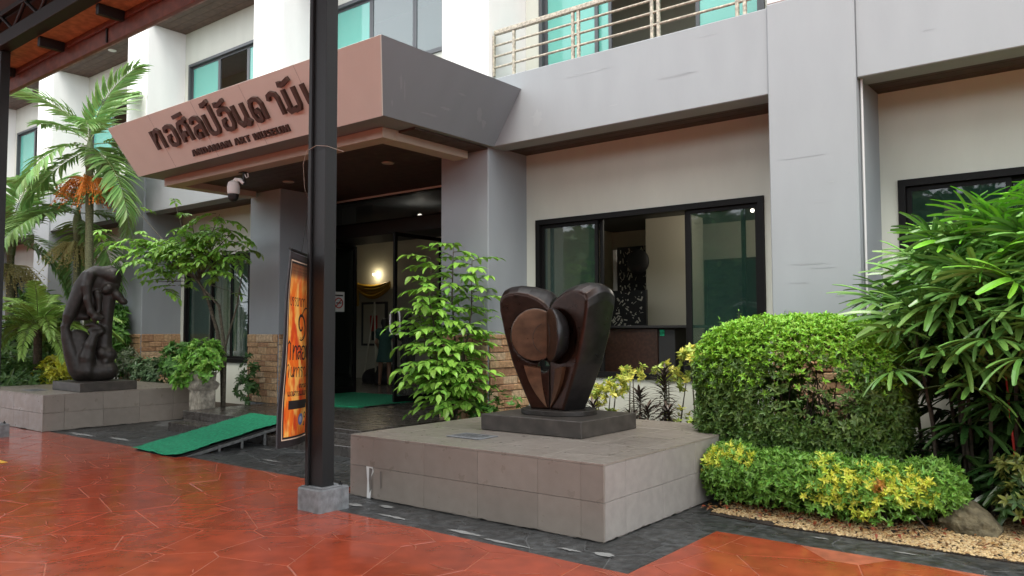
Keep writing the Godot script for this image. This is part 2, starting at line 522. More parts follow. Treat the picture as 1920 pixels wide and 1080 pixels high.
	mat("orange_fruit", Color(0.65, 0.2, 0.02), 0.45); mat("flower_straw", Color(0.38, 0.36, 0.14), 0.7)
	dress(mat("bark", Color(0.13, 0.10, 0.07), 0.9), blotch, 3.0, grit, 0.8)
	dress(mat("bark_grey", Color(0.2, 0.17, 0.12), 0.9), blotch, 3.0, grit, 0.8)
	dress(mat("palm_trunk", Color(0.22, 0.24, 0.12), 0.7), streak, 2.0)
	dress(mat("rock", Color(0.26, 0.22, 0.13), 0.9), blotch, 1.6, streak, 3.0)
	dress(mat("urn_stone", Color(0.62, 0.56, 0.45), 0.8), blotch, 1.4, fine, 0.4)
	var lf := mat("leaf", Color(1, 1, 1), 0.42); lf.vertex_color_use_as_albedo = true; lf.backlight_enabled = true; lf.backlight = Color(0.7, 0.7, 0.7)
	lf = mat("leaf_glossy", Color(1, 1, 1), 0.27); lf.vertex_color_use_as_albedo = true; lf.backlight_enabled = true; lf.backlight = Color(0.35, 0.35, 0.35)
	mat("skin", Color(0.3, 0.16, 0.1), 0.55); mat("hair", Color(0.01, 0.008, 0.007), 0.5)
	dress(mat("teal_dress", Color(0.08, 0.24, 0.2), 0.8), noise_tex(71, 0.05, 0.2, 1.0), 4.0)
	mat("black_cloth", Color(0.012, 0.012, 0.014), 0.8)

# ------------------------------------------------------------------ ground
# irregular flagstones: cells of jittered points, clipped to an area, a narrow joint between them
func flags(area: PackedVector2Array, sx: float, sz: float, gap: float, keep: Callable) -> Array:
	var r := Rect2(area[0], Vector2.ZERO)
	for p in area: r = r.expand(p)
	r = r.grow(sx)
	var nx := int(r.size.x / sx) + 2
	var nz := int(r.size.y / sz) + 2
	var pts := []
	for j in nz:
		for i in nx:
			pts.append(r.position + Vector2((i + 0.5 * (j % 2) + rv(-0.42, 0.42)) * sx, (j + rv(-0.42, 0.42)) * sz))
	var out := []
	for j in range(2, nz - 2):
		for i in range(2, nx - 2):
			var c: Vector2 = pts[j * nx + i]
			if not keep.call(c): continue
			var poly := PackedVector2Array([c + Vector2(-2, -2), c + Vector2(2, -2), c + Vector2(2, 2), c + Vector2(-2, 2)])
			for dj in range(-2, 3):
				for di in range(-2, 3):
					if di == 0 and dj == 0: continue
					poly = half_plane(poly, (c + pts[(j + dj) * nx + i + di]) * 0.5, pts[(j + dj) * nx + i + di] - c)
			for piece in Geometry2D.intersect_polygons(poly, area):
				for q in Geometry2D.offset_polygon(piece, -gap * 0.5):
					if q.size() >= 3 and absf(area_of(q)) > 0.0015: out.append(q)
	return out

func area_of(p: PackedVector2Array) -> float:
	var s := 0.0
	for i in p.size(): s += p[i].cross(p[(i + 1) % p.size()])
	return s * 0.5

func half_plane(poly: PackedVector2Array, at: Vector2, n: Vector2) -> PackedVector2Array:
	var out := PackedVector2Array()
	for i in poly.size():
		var a := poly[i]
		var b := poly[(i + 1) % poly.size()]
		var da := (a - at).dot(n)
		var db := (b - at).dot(n)
		if da <= 0.0: out.append(a)
		if (da < 0.0 and db > 0.0) or (da > 0.0 and db < 0.0): out.append(a.lerp(b, da / (da - db)))
	return out

func poly_mesh(p: Array, y0: float, y1: float) -> ArrayMesh:
	var st := begin(); slab_poly(st, PackedVector2Array(p), y0, y1); return st.commit()

func ground() -> void:
	struct("ground", boxm(Vector3(-150, -0.5, -150), Vector3(150, -0.06, 150), 0), M.asphalt)
	# red stamped driveway under and in front of the shelter
	var area := PackedVector2Array([Vector2(-16, 0.4), Vector2(-16, -5.25), Vector2(-6.0, -5.25), Vector2(-6.0, -4.5), Vector2(-2.6, -4.47), Vector2(-2.6, -5.83), Vector2(2.2, -5.83), Vector2(2.2, 0.4)])
	var st := begin()
	slab_poly(st, area, -0.05, -0.0022)
	var drive := struct("driveway", st.commit(), M.red_joint)
	var outer := begin()
	slab_poly(outer, PackedVector2Array([Vector2(-60, 14), Vector2(-60, 0.4), Vector2(30, 0.4), Vector2(30, 14)]), -0.05, 0.0)
	slab_poly(outer, PackedVector2Array([Vector2(-60, 0.4), Vector2(-60, -5.25), Vector2(-16, -5.25), Vector2(-16, 0.4)]), -0.05, 0.0)
	slab_poly(outer, PackedVector2Array([Vector2(2.2, 0.4), Vector2(2.2, -5.83), Vector2(30, -5.83), Vector2(30, 0.4)]), -0.05, 0.0)
	struct("driveway_beyond", outer.commit(), M.red_slab)
	var tones := []
	for k in 5:
		var m: StandardMaterial3D = M.red_slab.duplicate()
		var f: float = [1.0, 0.92, 1.06, 0.97, 1.02][k]
		m.albedo_color = Color(0.43 * f, 0.075 * f, 0.034 * f).linear_to_srgb()
		tones.append(m)
	var n := 0
	for q in flags(area, 0.74, 0.5, 0.008, func(c: Vector2) -> bool: return true):
		var s := begin()
		slab_poly(s, q, -0.02, rv(-0.0004, 0.0008), 0.003)
		part("paving_slab", s.commit(), tones[n % 5], drive)
		n += 1
	# pale scuffs and stamp lines worn through the red coat
	var scuff := begin()
	for i in 900:
		var c := Vector2(rv(-14, 1.6), rv(-5.7, -1.0))
		if c.x < -6.1 and c.y < -5.15: continue
		if c.x > -6.1 and c.x < -2.5 and c.y < -4.4: continue
		var a := rv(-0.5, 0.5) + (PI / 2 if rng.randf() < 0.15 else 0.0)
		var l := rv(0.05, 0.26)
		var w := rv(0.002, 0.006)
		var p := c
		for k in 4:
			var d := Vector2(cos(a), sin(a)) * l / 4.0
			var s := Vector2(-d.y, d.x).normalized() * w * (1.0 if k == 1 or k == 2 else 0.6)
			var q := p + d
			quad(scuff, Vector3(p.x - s.x, 0.0025, p.y - s.y), Vector3(p.x + s.x, 0.0025, p.y + s.y), Vector3(q.x + s.x, 0.0025, q.y + s.y), Vector3(q.x - s.x, 0.0025, q.y - s.y), Vector3.UP)
			p = q
			a += rv(-0.35, 0.35)
	part("scuff_mark", scuff.commit(), M.red_joint, drive).set_meta("kind", "stuff")
	# three short strips of yellow paint worn into the red floor
	var yellow := struct("road_marking", boxm(Vector3(-12.05, 0.002, -3.92), Vector3(-11.45, 0.005, -3.84), 0), M.yellow_paint)
	part("paint_stroke", boxm(Vector3(-11.2, 0.002, -3.72), Vector3(-10.6, 0.005, -3.64), 0), M.yellow_paint, yellow)
	part("paint_stroke", boxm(Vector3(-9.2, 0.002, -2.62), Vector3(-8.72, 0.005, -2.52), 0), M.yellow_paint, yellow)
	# grey slate-stamped path between the driveway and the building
	var grey := PackedVector2Array([Vector2(-16, -5.25), Vector2(-16, -7.9), Vector2(-2.9, -7.9), Vector2(-2.9, -6.32), Vector2(-2.35, -6.25), Vector2(2.2, -6.25), Vector2(2.2, -5.83), Vector2(-2.6, -5.83), Vector2(-2.6, -4.47), Vector2(-6.0, -4.5), Vector2(-6.0, -5.25)])
	st = begin(); slab_poly(st, grey, -0.05, -0.0055)
	var path := struct("path", st.commit(), M.slate_joint)
	var greys := []
	for k in 4:
		var m: StandardMaterial3D = M.slate_slab.duplicate()
		var f: float = [1.0, 0.8, 1.2, 0.92][k]
		m.albedo_color = Color(0.095 * f, 0.1 * f, 0.1 * f).linear_to_srgb()
		greys.append(m)
	n = 0
	for q in flags(grey, 0.62, 0.34, 0.008, func(c: Vector2) -> bool: return c.y > -6.9):
		var s := begin()
		slab_poly(s, q, -0.02, rv(-0.004, -0.001), 0.003)
		part("slate_slab", s.commit(), greys[(n * 7) % 4], path)
		n += 1
	# pale lime bloom and wear along the path
	var lime := mat("lime_bloom", Color(0.26, 0.26, 0.245), 0.8)
	for q in [[-5.6, -4.72, 0.2, 0.06], [-5.25, -4.85, 0.12, 0.05], [-4.9, -4.62, 0.25, 0.03], [-4.1, -4.6, 0.22, 0.04], [-3.7, -4.56, 0.3, 0.03], [-3.2, -4.7, 0.12, 0.03], [-2.95, -4.75, 0.1, 0.05], [-5.5, -5.3, 0.2, 0.05], [-8.2, -5.7, 0.25, 0.03], [-9.0, -6.2, 0.2, 0.02], [-11.6, -5.5, 0.4, 0.06], [-12.6, -5.4, 0.5, 0.08], [-1.9, -6.1, 0.08, 0.02], [-1.3, -6.05, 0.12, 0.015]]:
		patch(path, "lime_patch", Vector3(q[0], 0.001, q[1]), Vector3.RIGHT, Vector3.FORWARD, q[2], q[3], lime)
	# planting beds
	st = begin()
	slab_poly(st, PackedVector2Array([Vector2(-8.0, -7.9), Vector2(-8.0, -9.45), Vector2(4, -9.45), Vector2(4, -6.255), Vector2(-2.35, -6.255), Vector2(-2.88, -6.325), Vector2(-2.88, -7.9)]), -0.05, 0.004)
	slab_poly(st, PackedVector2Array([Vector2(-40, -5.4), Vector2(-40, -9.45), Vector2(-12.3, -9.45), Vector2(-12.3, -7.75), Vector2(-16.12, -7.75), Vector2(-16.12, -5.4)]), -0.05, 0.05)
	var bed := struct("planting_bed", st.commit(), M.soil)
	# pebbles and leaf litter lie over the bed at the right
	var xf := []
	var cols := []
	var tint := [Color(0.9, 0.78, 0.55), Color(0.75, 0.6, 0.4), Color(1.0, 0.9, 0.7), Color(0.55, 0.4, 0.25), Color(0.8, 0.72, 0.6)]
	for i in 26000:
		var p := Vector3(rv(-2.9, 2.2), 0.008, rv(-7.7, -6.262))
		if p.x < -1.3 and p.z < -6.55 and rng.randf() < 0.55: continue
		if p.x < -2.3 and p.z > -6.4 + 0.1 * (p.x + 2.9): continue
		var s := rv(0.006, 0.0135)
		xf.append(Transform3D(Basis.from_euler(Vector3(rv(-0.4, 0.4), rv(0, TAU), rv(-0.4, 0.4))) * Basis.from_scale(Vector3(s * rv(1.0, 1.7), s * 0.6, s)), p))
		cols.append(tint[rng.randi() % 5] * rv(0.8, 1.1))
	var sp := SphereMesh.new(); sp.radius = 1.0; sp.height = 2.0; sp.radial_segments = 7; sp.rings = 4
	var gr := scatter("gravel", sp, M.pebble, self, xf, cols)
	gr.set_meta("label", "tan pebbles spread over the bed in front of the low hedge"); gr.set_meta("category", "gravel")
	xf = []; cols = []
	var litter := leaf_mesh(1.0, 0.42, 0.3, -0.25, Color(1, 1, 1))
	for i in 1000:
		var p := Vector3(rv(-2.95, -1.2), 0.045, rv(-7.0, -6.3))
		if i > 450: p = Vector3(rv(-2.0, 1.4), 0.03, rv(-8.0, -6.4))
		xf.append(Transform3D(Basis.from_euler(Vector3(rv(-0.5, 0.5), rv(0, TAU), rv(-0.5, 0.5))).scaled(Vector3.ONE * rv(0.03, 0.06)), p))
		cols.append([Color(0.2, 0.09, 0.03), Color(0.12, 0.06, 0.025), Color(0.3, 0.17, 0.06), Color(0.25, 0.05, 0.02)][rng.randi() % 4])
	var lit := scatter("leaf_litter", litter, M.leaf, self, xf, cols)
	lit.set_meta("label", "dry brown fallen leaves on the soil under the hedges"); lit.set_meta("category", "leaf litter")

# ------------------------------------------------------------------ the steel shelter we stand under
func shelter() -> void:
	var o := thing("shelter", "black steel-framed shelter roof with orange boards on slim posts over red driveway", "shelter", Vector3(-5.63, 0, -4.42))
	for px in [-5.635, -13.305]:
		var p := part("post", null, M.steel_black, o)
		var st := begin()
		# a channel: web and two flanges, open on the front side
		cbox(st, Vector3(px - 0.095, 0.19, -4.505), Vector3(px + 0.088, 5.78, -4.375), 0.004)
		p.mesh = st.commit()
		st = begin()
		cbox(st, Vector3(px - 0.115, 0.19, -4.368), Vector3(px - 0.075, 5.7, -4.345), 0.003)
		part("flange", st.commit(), M.steel_black, p)
		part("base_plate", boxm(Vector3(px - 0.14, 0.197, -4.55), Vector3(px + 0.14, 0.207, -4.33)), M.concrete, p)
		part("footing", boxm(Vector3(px - 0.16, -0.02, -4.63), Vector3(px + 0.15, 0.196, -4.3), 0.012), M.concrete, p)
		st = begin()
		tube(st, [Vector3(px + 0.09, 0.19, -4.575), Vector3(px + 0.09, 0.235, -4.575)], [0.009, 0.009], 6)
		tube(st, [Vector3(px + 0.09, 0.2, -4.575), Vector3(px + 0.09, 0.216, -4.575)], [0.018, 0.018], 6)
		part("bolt", st.commit(), M.steel_black, p)
	# wires tied round the near post
	var w := begin()
	tube(w, [Vector3(-5.77, 3.16, -4.34), Vector3(-5.62, 3.19, -4.335), Vector3(-5.5, 3.17, -4.36), Vector3(-5.49, 3.15, -4.53)], [0.0025, 0.0025, 0.0025, 0.0025], 5)
	tube(w, [Vector3(-5.77, 3.16, -4.34), Vector3(-5.84, 3.05, -4.36), Vector3(-5.87, 2.85, -4.4), Vector3(-5.85, 2.76, -4.42), Vector3(-5.82, 2.85, -4.43)], [0.002, 0.002, 0.002, 0.002, 0.002], 5)
	part("wire", w.commit(), M.trim, o)
	# truss over the posts: bottom chord, top chord, web bars
	part("bottom_chord", boxm(Vector3(-46, 5.78, -4.5), Vector3(1.2, 5.975, -4.3), 0.004), M.steel_black, o)
	part("top_chord", boxm(Vector3(-46, 6.24, -4.38), Vector3(1.2, 6.31, -4.3), 0.004), M.steel_black, o)
	for i in 12:
		var x := -19.0 + i * 0.9
		var st := begin()
		tube(st, [Vector3(x, 5.97, -4.36), Vector3(x + 0.45, 6.27, -4.34)], [0.028, 0.028], 6)
		part("web_bar", st.commit(), M.steel_black, o)
		st = begin()
		tube(st, [Vector3(x + 0.45, 6.27, -4.33), Vector3(x + 0.9, 5.97, -4.34)], [0.028, 0.028], 6)
		part("web_bar", st.commit(), M.steel_black, o)
	# eaves: boards, rafters, fascia, gutter
	for i in 20:
		var x := -36.0 + i * 1.825 + 0.085
		part("ceiling_board", boxm(Vector3(x + 0.004, 5.785, -4.88), Vector3(x + 1.821, 5.81, -4.505), 0.003), M.orange_board, o)
		part("rafter", boxm(Vector3(x - 0.04, 5.645, -4.84), Vector3(x + 0.04, 5.782, -4.503), 0.004), M.steel_black, o)
	part("end_board", boxm(Vector3(1.2, 5.5, -5.0), Vector3(1.26, 5.84, -4.3), 0.006), M.red_brown_steel, o)
	part("purlin", boxm(Vector3(-46, 5.7, -4.885), Vector3(1.2, 5.78, -4.845), 0.004), M.red_brown_steel, o)
	part("fascia", boxm(Vector3(-46, 5.49, -4.95), Vector3(1.2, 5.82, -4.888), 0.006), M.red_brown_steel, o)
	part("gutter", boxm(Vector3(-46, 5.53, -5.04), Vector3(1.2, 5.78, -4.953), 0.02), M.gutter, o)
	for x in [-10.9, -17.2]:
		part("strap", boxm(Vector3(x - 0.012, 5.5, -4.887), Vector3(x + 0.012, 5.7, -4.86)), M.steel_black, o)
	# roof sheets with ribs, sloping up to a ridge and down again
	var st := begin()
	var pr := [Vector2(-5.02, 5.84), Vector2(-4.25, 6.5), Vector2(-0.5, 7.35), Vector2(2.6, 7.9)]
	for k in 3:
		var a: Vector2 = pr[k]
		var b: Vector2 = pr[k + 1]
		quad(st, Vector3(-46, a.y, a.x), Vector3(1.2, a.y, a.x), Vector3(1.2, b.y, b.x), Vector3(-46, b.y, b.x), Vector3.UP)
	part("roof_sheet", st.commit(), M.roof_sheet, o)
	st = begin()
	for k in 3:
		var a: Vector2 = pr[k]
		var b: Vector2 = pr[k + 1]
		quad(st, Vector3(-46, a.y - 0.03, a.x), Vector3(1.2, a.y - 0.03, a.x), Vector3(1.2, b.y - 0.03, b.x), Vector3(-46, b.y - 0.03, b.x), Vector3.DOWN)
	part("roof_lining", st.commit(), M.under_roof, o)
	st = begin()
	for i in 60:
		var x := -34.5 + i * 0.6
		var d := Vector3(0, pr[2].y - pr[1].y, pr[2].x - pr[1].x)
		var xf := Transform3D(Basis(Vector3.RIGHT, d.normalized(), Vector3.RIGHT.cross(d.normalized())), Vector3(x, (pr[1].y + pr[2].y) / 2, (pr[1].x + pr[2].x) / 2))
		cbox(st, Vector3(-0.03, -d.length() / 2, -0.025), Vector3(0.03, d.length() / 2, 0.03), 0.004, xf)
	part("roof_rib", st.commit(), M.roof_sheet, o).set_meta("kind", "stuff")

# ------------------------------------------------------------------ the museum
const COLR := [-31.95, -26.97, -22.0, -17.03, -12.05, -7.14, -2.18, 2.8]   # right edges of the columns
var bld: Node3D

func stones(col: Node3D, x0: float, x1: float, z0: float, z1: float, y0: float, faces: Array) -> void:
	# split stones laid dry round a column's foot, each proud of the core by its own amount
	for fc in faces:
		var y := y0
		var row := 0
		while y < 1.49:
			var h := rv(0.085, 0.135)
			if y + h > 1.43: h = 1.5 - y
			var L := x1 - x0 if fc == 0 else z1 - z0
			var u := 0.0
			while u < L - 0.001:
				var l := rv(0.16, 0.36)
				if u + l > L - 0.12: l = L - u
				var d := rv(0.018, 0.045)
				var mn: Vector3
				var mx: Vector3
				if fc == 0:
					mn = Vector3(x0 + u + 0.003, y + 0.003, z1 + 0.001); mx = Vector3(x0 + u + l - 0.003, y + h - 0.003, z1 + d)
				else:
					mn = Vector3(x1 + 0.001, y + 0.003, z1 - u - l + 0.003); mx = Vector3(x1 + d, y + h - 0.003, z1 - u - 0.003)
				local_part("stone", boxm(mn, mx, 0.012), M["stone%d" % (rng.randi() % 4)], col)
				u += l
			y += h
			row += 1

func building() -> void:
	bld = thing("museum_building", "two-storey grey and cream museum with brown sign canopy and stone-footed columns", "building", Vector3(-9.5, 0, -9.5))
	# columns
	for k in COLR.size():
		var xr: float = COLR[k]
		var xl := xr - 0.92
		var c := part("column", boxm(Vector3(xl, 0, -9.62), Vector3(xr, 5.16, -8.5), 0.012), M.grey_paint, bld)
		part("upper_shaft", boxm(Vector3(xl + 0.004, 5.161, -9.62), Vector3(xr - 0.004, 9.2, -8.504), 0.012), M.white_paint, c)
		if k in [1, 2]: continue
		stones(c, xl, xr, -9.4, -8.5, 0.02 if k != 4 else 0.262, [0, 1] if k >= 3 and k < 7 else [])
	part("conduit", tubem([Vector3(-2.155, 0.3, -8.62), Vector3(-2.155, 9.0, -8.62)], [0.013, 0.013], 8), M.trim_grey, bld)
	# bays
	for k in range(1, COLR.size()):
		var xl: float = COLR[k - 1]
		var xr: float = COLR[k] - 0.92
		var mid: float = (xl + xr) / 2
		# ground-floor beam and parapet, its soffit and the balcony floor
		part("beam", boxm(Vector3(xl + 0.001, 4.16, -8.86), Vector3(xr - 0.001, 5.14, -8.535), 0.01), M.grey_paint, bld)
		if k != 5:
			for j in 3:
				part("soffit_plank", boxm(Vector3(xl + 0.001, 4.19, -9.4 + j * 0.18), Vector3(xr - 0.001, 4.22, -9.4 + j * 0.18 + 0.176), 0.003), M.dark_soffit, bld)
			# wall with a wide window
			var st := begin()
			holed(st, xl, xr, 0.0, 4.4, xl + 0.18, xl + 3.64, 0.9, 3.19, -9.62, -9.4)
			part("wall", st.commit(), M.cream_paint, bld)
			window_wide(xl + 0.18, xl + 3.64, 0.9, 3.19, k == 6)
		part("floor_slab", boxm(Vector3(xl, 4.3, -16), Vector3(xr + 0.92, 4.55, -8.87), 0.0), M.grey_paint, bld)
		# upper wall
		var st2 := begin()
		if k == 6 or k == 7:
			holed(st2, xl, xr, 4.55, 8.6, xl + 0.26, xl + 3.7, 4.6, 7.3, -9.62, -9.4)
			part("upper_wall", st2.commit(), M.cream_paint, bld)
			balcony_door(xl + 0.26, xl + 3.7, 4.6, 7.3)
			balcony_rail(xl, xr)
		else:
			holed(st2, xl, xr, 4.55, 8.6, xl + 0.18, xl + 3.64, 6.2, 7.66, -9.62, -9.4)
			part("upper_wall", st2.commit(), M.cream_paint, bld)
			window_upper(xl + 0.18, xl + 3.64, 6.2, 7.66)
		for j in 4:
			part("eaves_plank", boxm(Vector3(xl + 0.001, 8.42, -9.39 + j * 0.2), Vector3(xr - 0.001, 8.45, -9.39 + j * 0.2 + 0.196), 0.003), M.soffit_plank, bld)
		var dl := begin()
		tube(dl, [Vector3(mid + 0.6, 8.405, -8.8), Vector3(mid + 0.6, 8.419, -8.8)], [0.09, 0.095], 20)
		part("downlight", dl.commit(), M.white_plain, bld)
	part("roof_slab", boxm(Vector3(-33.5, 8.6, -16.2), Vector3(4.0, 9.3, -8.56), 0.02), M.white_paint, bld)
	part("rear_wall", boxm(Vector3(-33, 0, -16.2), Vector3(3, 8.6, -16.0), 0), M.cream_paint, bld)
	part("end_wall", boxm(Vector3(2.6, 0, -16.0), Vector3(2.8, 8.6, -9.63), 0), M.cream_paint, bld)
	part("end_wall", boxm(Vector3(-33, 0, -16.0), Vector3(-32.8, 8.6, -9.63), 0), M.cream_paint, bld)

func frame_ring(x0: float, x1: float, y0: float, y1: float, w: float, z0: float, z1: float) -> ArrayMesh:
	var st := begin(); holed(st, x0, x1, y0, y1, x0 + w, x1 - w, y0 + w, y1 - w, z0, z1); return st.commit()

func pane(x0: float, x1: float, y0: float, y1: float, z: float, m: Material, parent: Node) -> void:
	part("pane", boxm(Vector3(x0, y0, z - 0.004), Vector3(x1, y1, z + 0.004), 0), m, parent)

func window_wide(x0: float, x1: float, y0: float, y1: float, opened: bool) -> void:
	var w := part("window", frame_ring(x0 + 0.002, x1 - 0.002, y0 + 0.002, y1 - 0.002, 0.075, -9.53, -9.37), M.frame_black, bld)
	var a := x0 + 0.08
	var b := x1 - 0.08
	var t := (b - a) / 3.45
	for s in [[a, a + 1.02 * t, -9.44], [b - 1.0 * t, b, -9.44], [a + 0.98 * t, a + 1.75 * t, -9.49], [b - 1.72 * t, b - 0.96 * t, -9.49]]:
		if opened and s[2] < -9.46:
			# slid back behind the fixed lights
			if s[0] < x0 + 1.5: s = [a + 0.12, a + 1.08 * t, -9.49]
			else: s = [b - 1.06 * t, b - 0.2, -9.49]
		part("sash", frame_ring(s[0], s[1], y0 + 0.08, y1 - 0.08, 0.05, s[2] - 0.016, s[2] + 0.016), M.frame_black, w)
		pane(s[0] + 0.048, s[1] - 0.048, y0 + 0.128, y1 - 0.128, s[2], M.glass_green if not opened or s[2] > -9.46 else M.glass_clear, w)

func window_upper(x0: float, x1: float, y0: float, y1: float) -> void:
	var w := part("window", frame_ring(x0 + 0.002, x1 - 0.002, y0 + 0.002, y1 - 0.002, 0.06, -9.53, -9.37), M.frame_grey, bld)
	var a := x0 + 0.06
	var L := x1 - x0 - 0.12
	for j in 3:
		var u0 := a + L * j / 3.0
		var u1 := a + L * (j + 1) / 3.0
		part("sash", frame_ring(u0 + 0.002, u1 - 0.002, y0 + 0.062, y1 - 0.062, 0.045, -9.47, -9.44), M.frame_grey, w)
		if j == 1 and x0 < -13.0: continue   # these stand open
		pane(u0 + 0.045, u1 - 0.045, y0 + 0.105, y1 - 0.105, -9.455, M.glass_teal if j == 0 or x0 < -13.0 else M.glass_sky, w)
	if x0 < -13.0: part("cupboard", boxm(Vector3(a + L / 3.0 + 0.25, 6.0, -10.6), Vector3(a + L / 3.0 + 0.75, 7.3, -10.2)), M.white_paint, w)

func balcony_door(x0: float, x1: float, y0: float, y1: float) -> void:
	var w := part("balcony_door", frame_ring(x0 + 0.002, x1 - 0.002, y0 + 0.002, y1 - 0.002, 0.06, -9.53, -9.37), M.frame_grey, bld)
	var e := [x0 + 0.06, x0 + 1.0, x0 + 2.5, x1 - 0.06]
	for j in [0, 2]:
		part("sash", frame_ring(e[j] + 0.002, e[j + 1] - 0.002, y0 + 0.062, y1 - 0.062, 0.055, -9.47, -9.44), M.frame_grey, w)
		pane(e[j] + 0.055, e[j + 1] - 0.055, y0 + 0.115, y1 - 0.115, -9.455, M.glass_teal, w)
	part("sash", frame_ring(e[0] + 0.3, e[1] + 0.2, y0 + 0.062, y1 - 0.062, 0.05, -9.51, -9.48), M.frame_grey, w)
	pane(e[0] + 0.35, e[1] + 0.15, y0 + 0.112, y1 - 0.112, -9.495, M.glass_teal, w)

func balcony_rail(xl: float, xr: float) -> void:
	var z := -8.62
	var r := part("balcony_railing", boxm(Vector3(xl + 0.03, 5.8, z - 0.03), Vector3(xr - 0.005, 5.87, z + 0.03), 0.01), M.rail_paint, bld)
	for x in [xl + 0.38, xl + 1.38, xl + 1.47, xl + 2.56, xl + 2.65, xl + 3.66, xl + 3.75]:
		part("baluster", boxm(Vector3(x - 0.02, 5.141, z - 0.02), Vector3(x + 0.02, 5.799, z + 0.02), 0.004), M.rail_paint, r)
	for y in [5.33, 5.49, 5.65]:
		part("rail_bar", tubem([Vector3(xl + 0.02, y, z), Vector3(xr - 0.005, y, z)], [0.017, 0.017], 8), M.rail_paint, r)
	part("rail_end", boxm(Vector3(xl + 0.002, 5.2, z - 0.025), Vector3(xl + 0.03, 5.8, z + 0.025)), M.rail_paint, r)

# strokes of the sign's letters on a unit box (0..0.6 wide, 0..1 high)
func glyph(g: String) -> Array:
	var V := func(a: Array) -> Array:
		var o := []
		for i in range(0, a.size(), 2): o.append(Vector2(a[i], a[i + 1]))
		return o
	match g:
		"ho": return [V.call([0.06, 1, 0.06, 0]), V.call([0.06, 0.42, 0.2, 0.66, 0.26, 0.9, 0.4, 0.98, 0.5, 0.86]), V.call([0.52, 0.92, 0.52, 0])]
		"o": return [V.call([0.05, 0.72, 0.1, 0.93, 0.28, 1, 0.46, 0.93, 0.53, 0.74, 0.53, 0.24, 0.45, 0.05, 0.28, 0, 0.12, 0.06, 0.07, 0.25, 0.12, 0.46, 0.24, 0.5])]
		"so": return [V.call([0.06, 0, 0.06, 0.74, 0.14, 0.94, 0.29, 1, 0.44, 0.94, 0.52, 0.74, 0.52, 0]), V.call([0.06, 0.12, 0.22, 0.44, 0.31, 0.42, 0.3, 0.24]), V.call([0.4, 0.95, 0.6, 1.12])]
		"lo": return [V.call([0.05, 0.74, 0.12, 0.94, 0.28, 1, 0.44, 0.94, 0.52, 0.74, 0.52, 0]), V.call([0.52, 0.46, 0.36, 0.56, 0.16, 0.5, 0.06, 0.26, 0.12, 0.04, 0.26, 0.06, 0.28, 0.26])]
		"po": return [V.call([0.05, 1, 0.05, 0.2, 0.12, 0.04, 0.27, 0, 0.43, 0.04, 0.5, 0.2, 0.5, 1.34])]
		"no": return [V.call([0.06, 1, 0.08, 0.2, 0.2, 0.02, 0.36, 0.14, 0.48, 0.34]), V.call([0.5, 1, 0.5, 0.24, 0.58, 0.12, 0.5, 0, 0.38, 0.05])]
		"do": return [V.call([0.26, 0, 0.12, 0.06, 0.05, 0.3, 0.06, 0.72, 0.14, 0.94, 0.3, 1, 0.46, 0.94, 0.55, 0.72, 0.55, 0]), V.call([0.26, 0.0, 0.36, 0.12, 0.36, 0.34, 0.27, 0.48, 0.18, 0.4])]
		"a": return [V.call([0.05, 0.72, 0.1, 0.92, 0.24, 1, 0.38, 0.92, 0.44, 0.74, 0.44, 0])]
		"mo": return [V.call([0.1, 1, 0.1, 0.2, 0.02, 0.13, 0.08, 0.02, 0.2, 0.06, 0.34, 0.14]), V.call([0.52, 1, 0.52, 0.22, 0.46, 0.06, 0.33, 0.02, 0.16, 0.1])]
		"bo": return [V.call([0.05, 1, 0.05, 0.2, 0.12, 0.04, 0.27, 0, 0.43, 0.04, 0.5, 0.2, 0.5, 1])]
		"ro": return [V.call([0.3, 0, 0.4, 0.06, 0.4, 0.46, 0.3, 0.6, 0.06, 0.72, 0.1, 0.95, 0.3, 1, 0.42, 0.9])]
		"yo": return [V.call([0.16, 1, 0.05, 0.9, 0.12, 0.6, 0.05, 0.3, 0.12, 0.04, 0.27, 0, 0.43, 0.04, 0.5, 0.2, 0.5, 1])]
		"ko": return [V.call([0.06, 0, 0.06, 0.6, 0.0, 0.74, 0.12, 0.94, 0.29, 1, 0.44, 0.94, 0.52, 0.74, 0.52, 0])]
		"tho": return [V.call([0.05, 1, 0.05, 0]), V.call([0.05, 0.5, 0.3, 0.95, 0.46, 0.9, 0.5, 0])]
		"i": return [V.call([0.06, 1.3, 0.5, 1.36])]
		"hat": return [V.call([0.08, 1.36, 0.06, 1.22, 0.16, 1.18, 0.3, 1.26, 0.5, 1.36])]
		"kill": return [V.call([0.2, 1.3, 0.22, 1.44, 0.36, 1.46, 0.36, 1.34]), V.call([0.36, 1.44, 0.54, 1.54])]
		"ai": return [V.call([0.3, 0, 0.3, 1.1, 0.1, 1.3, 0.0, 1.15])]
	return []

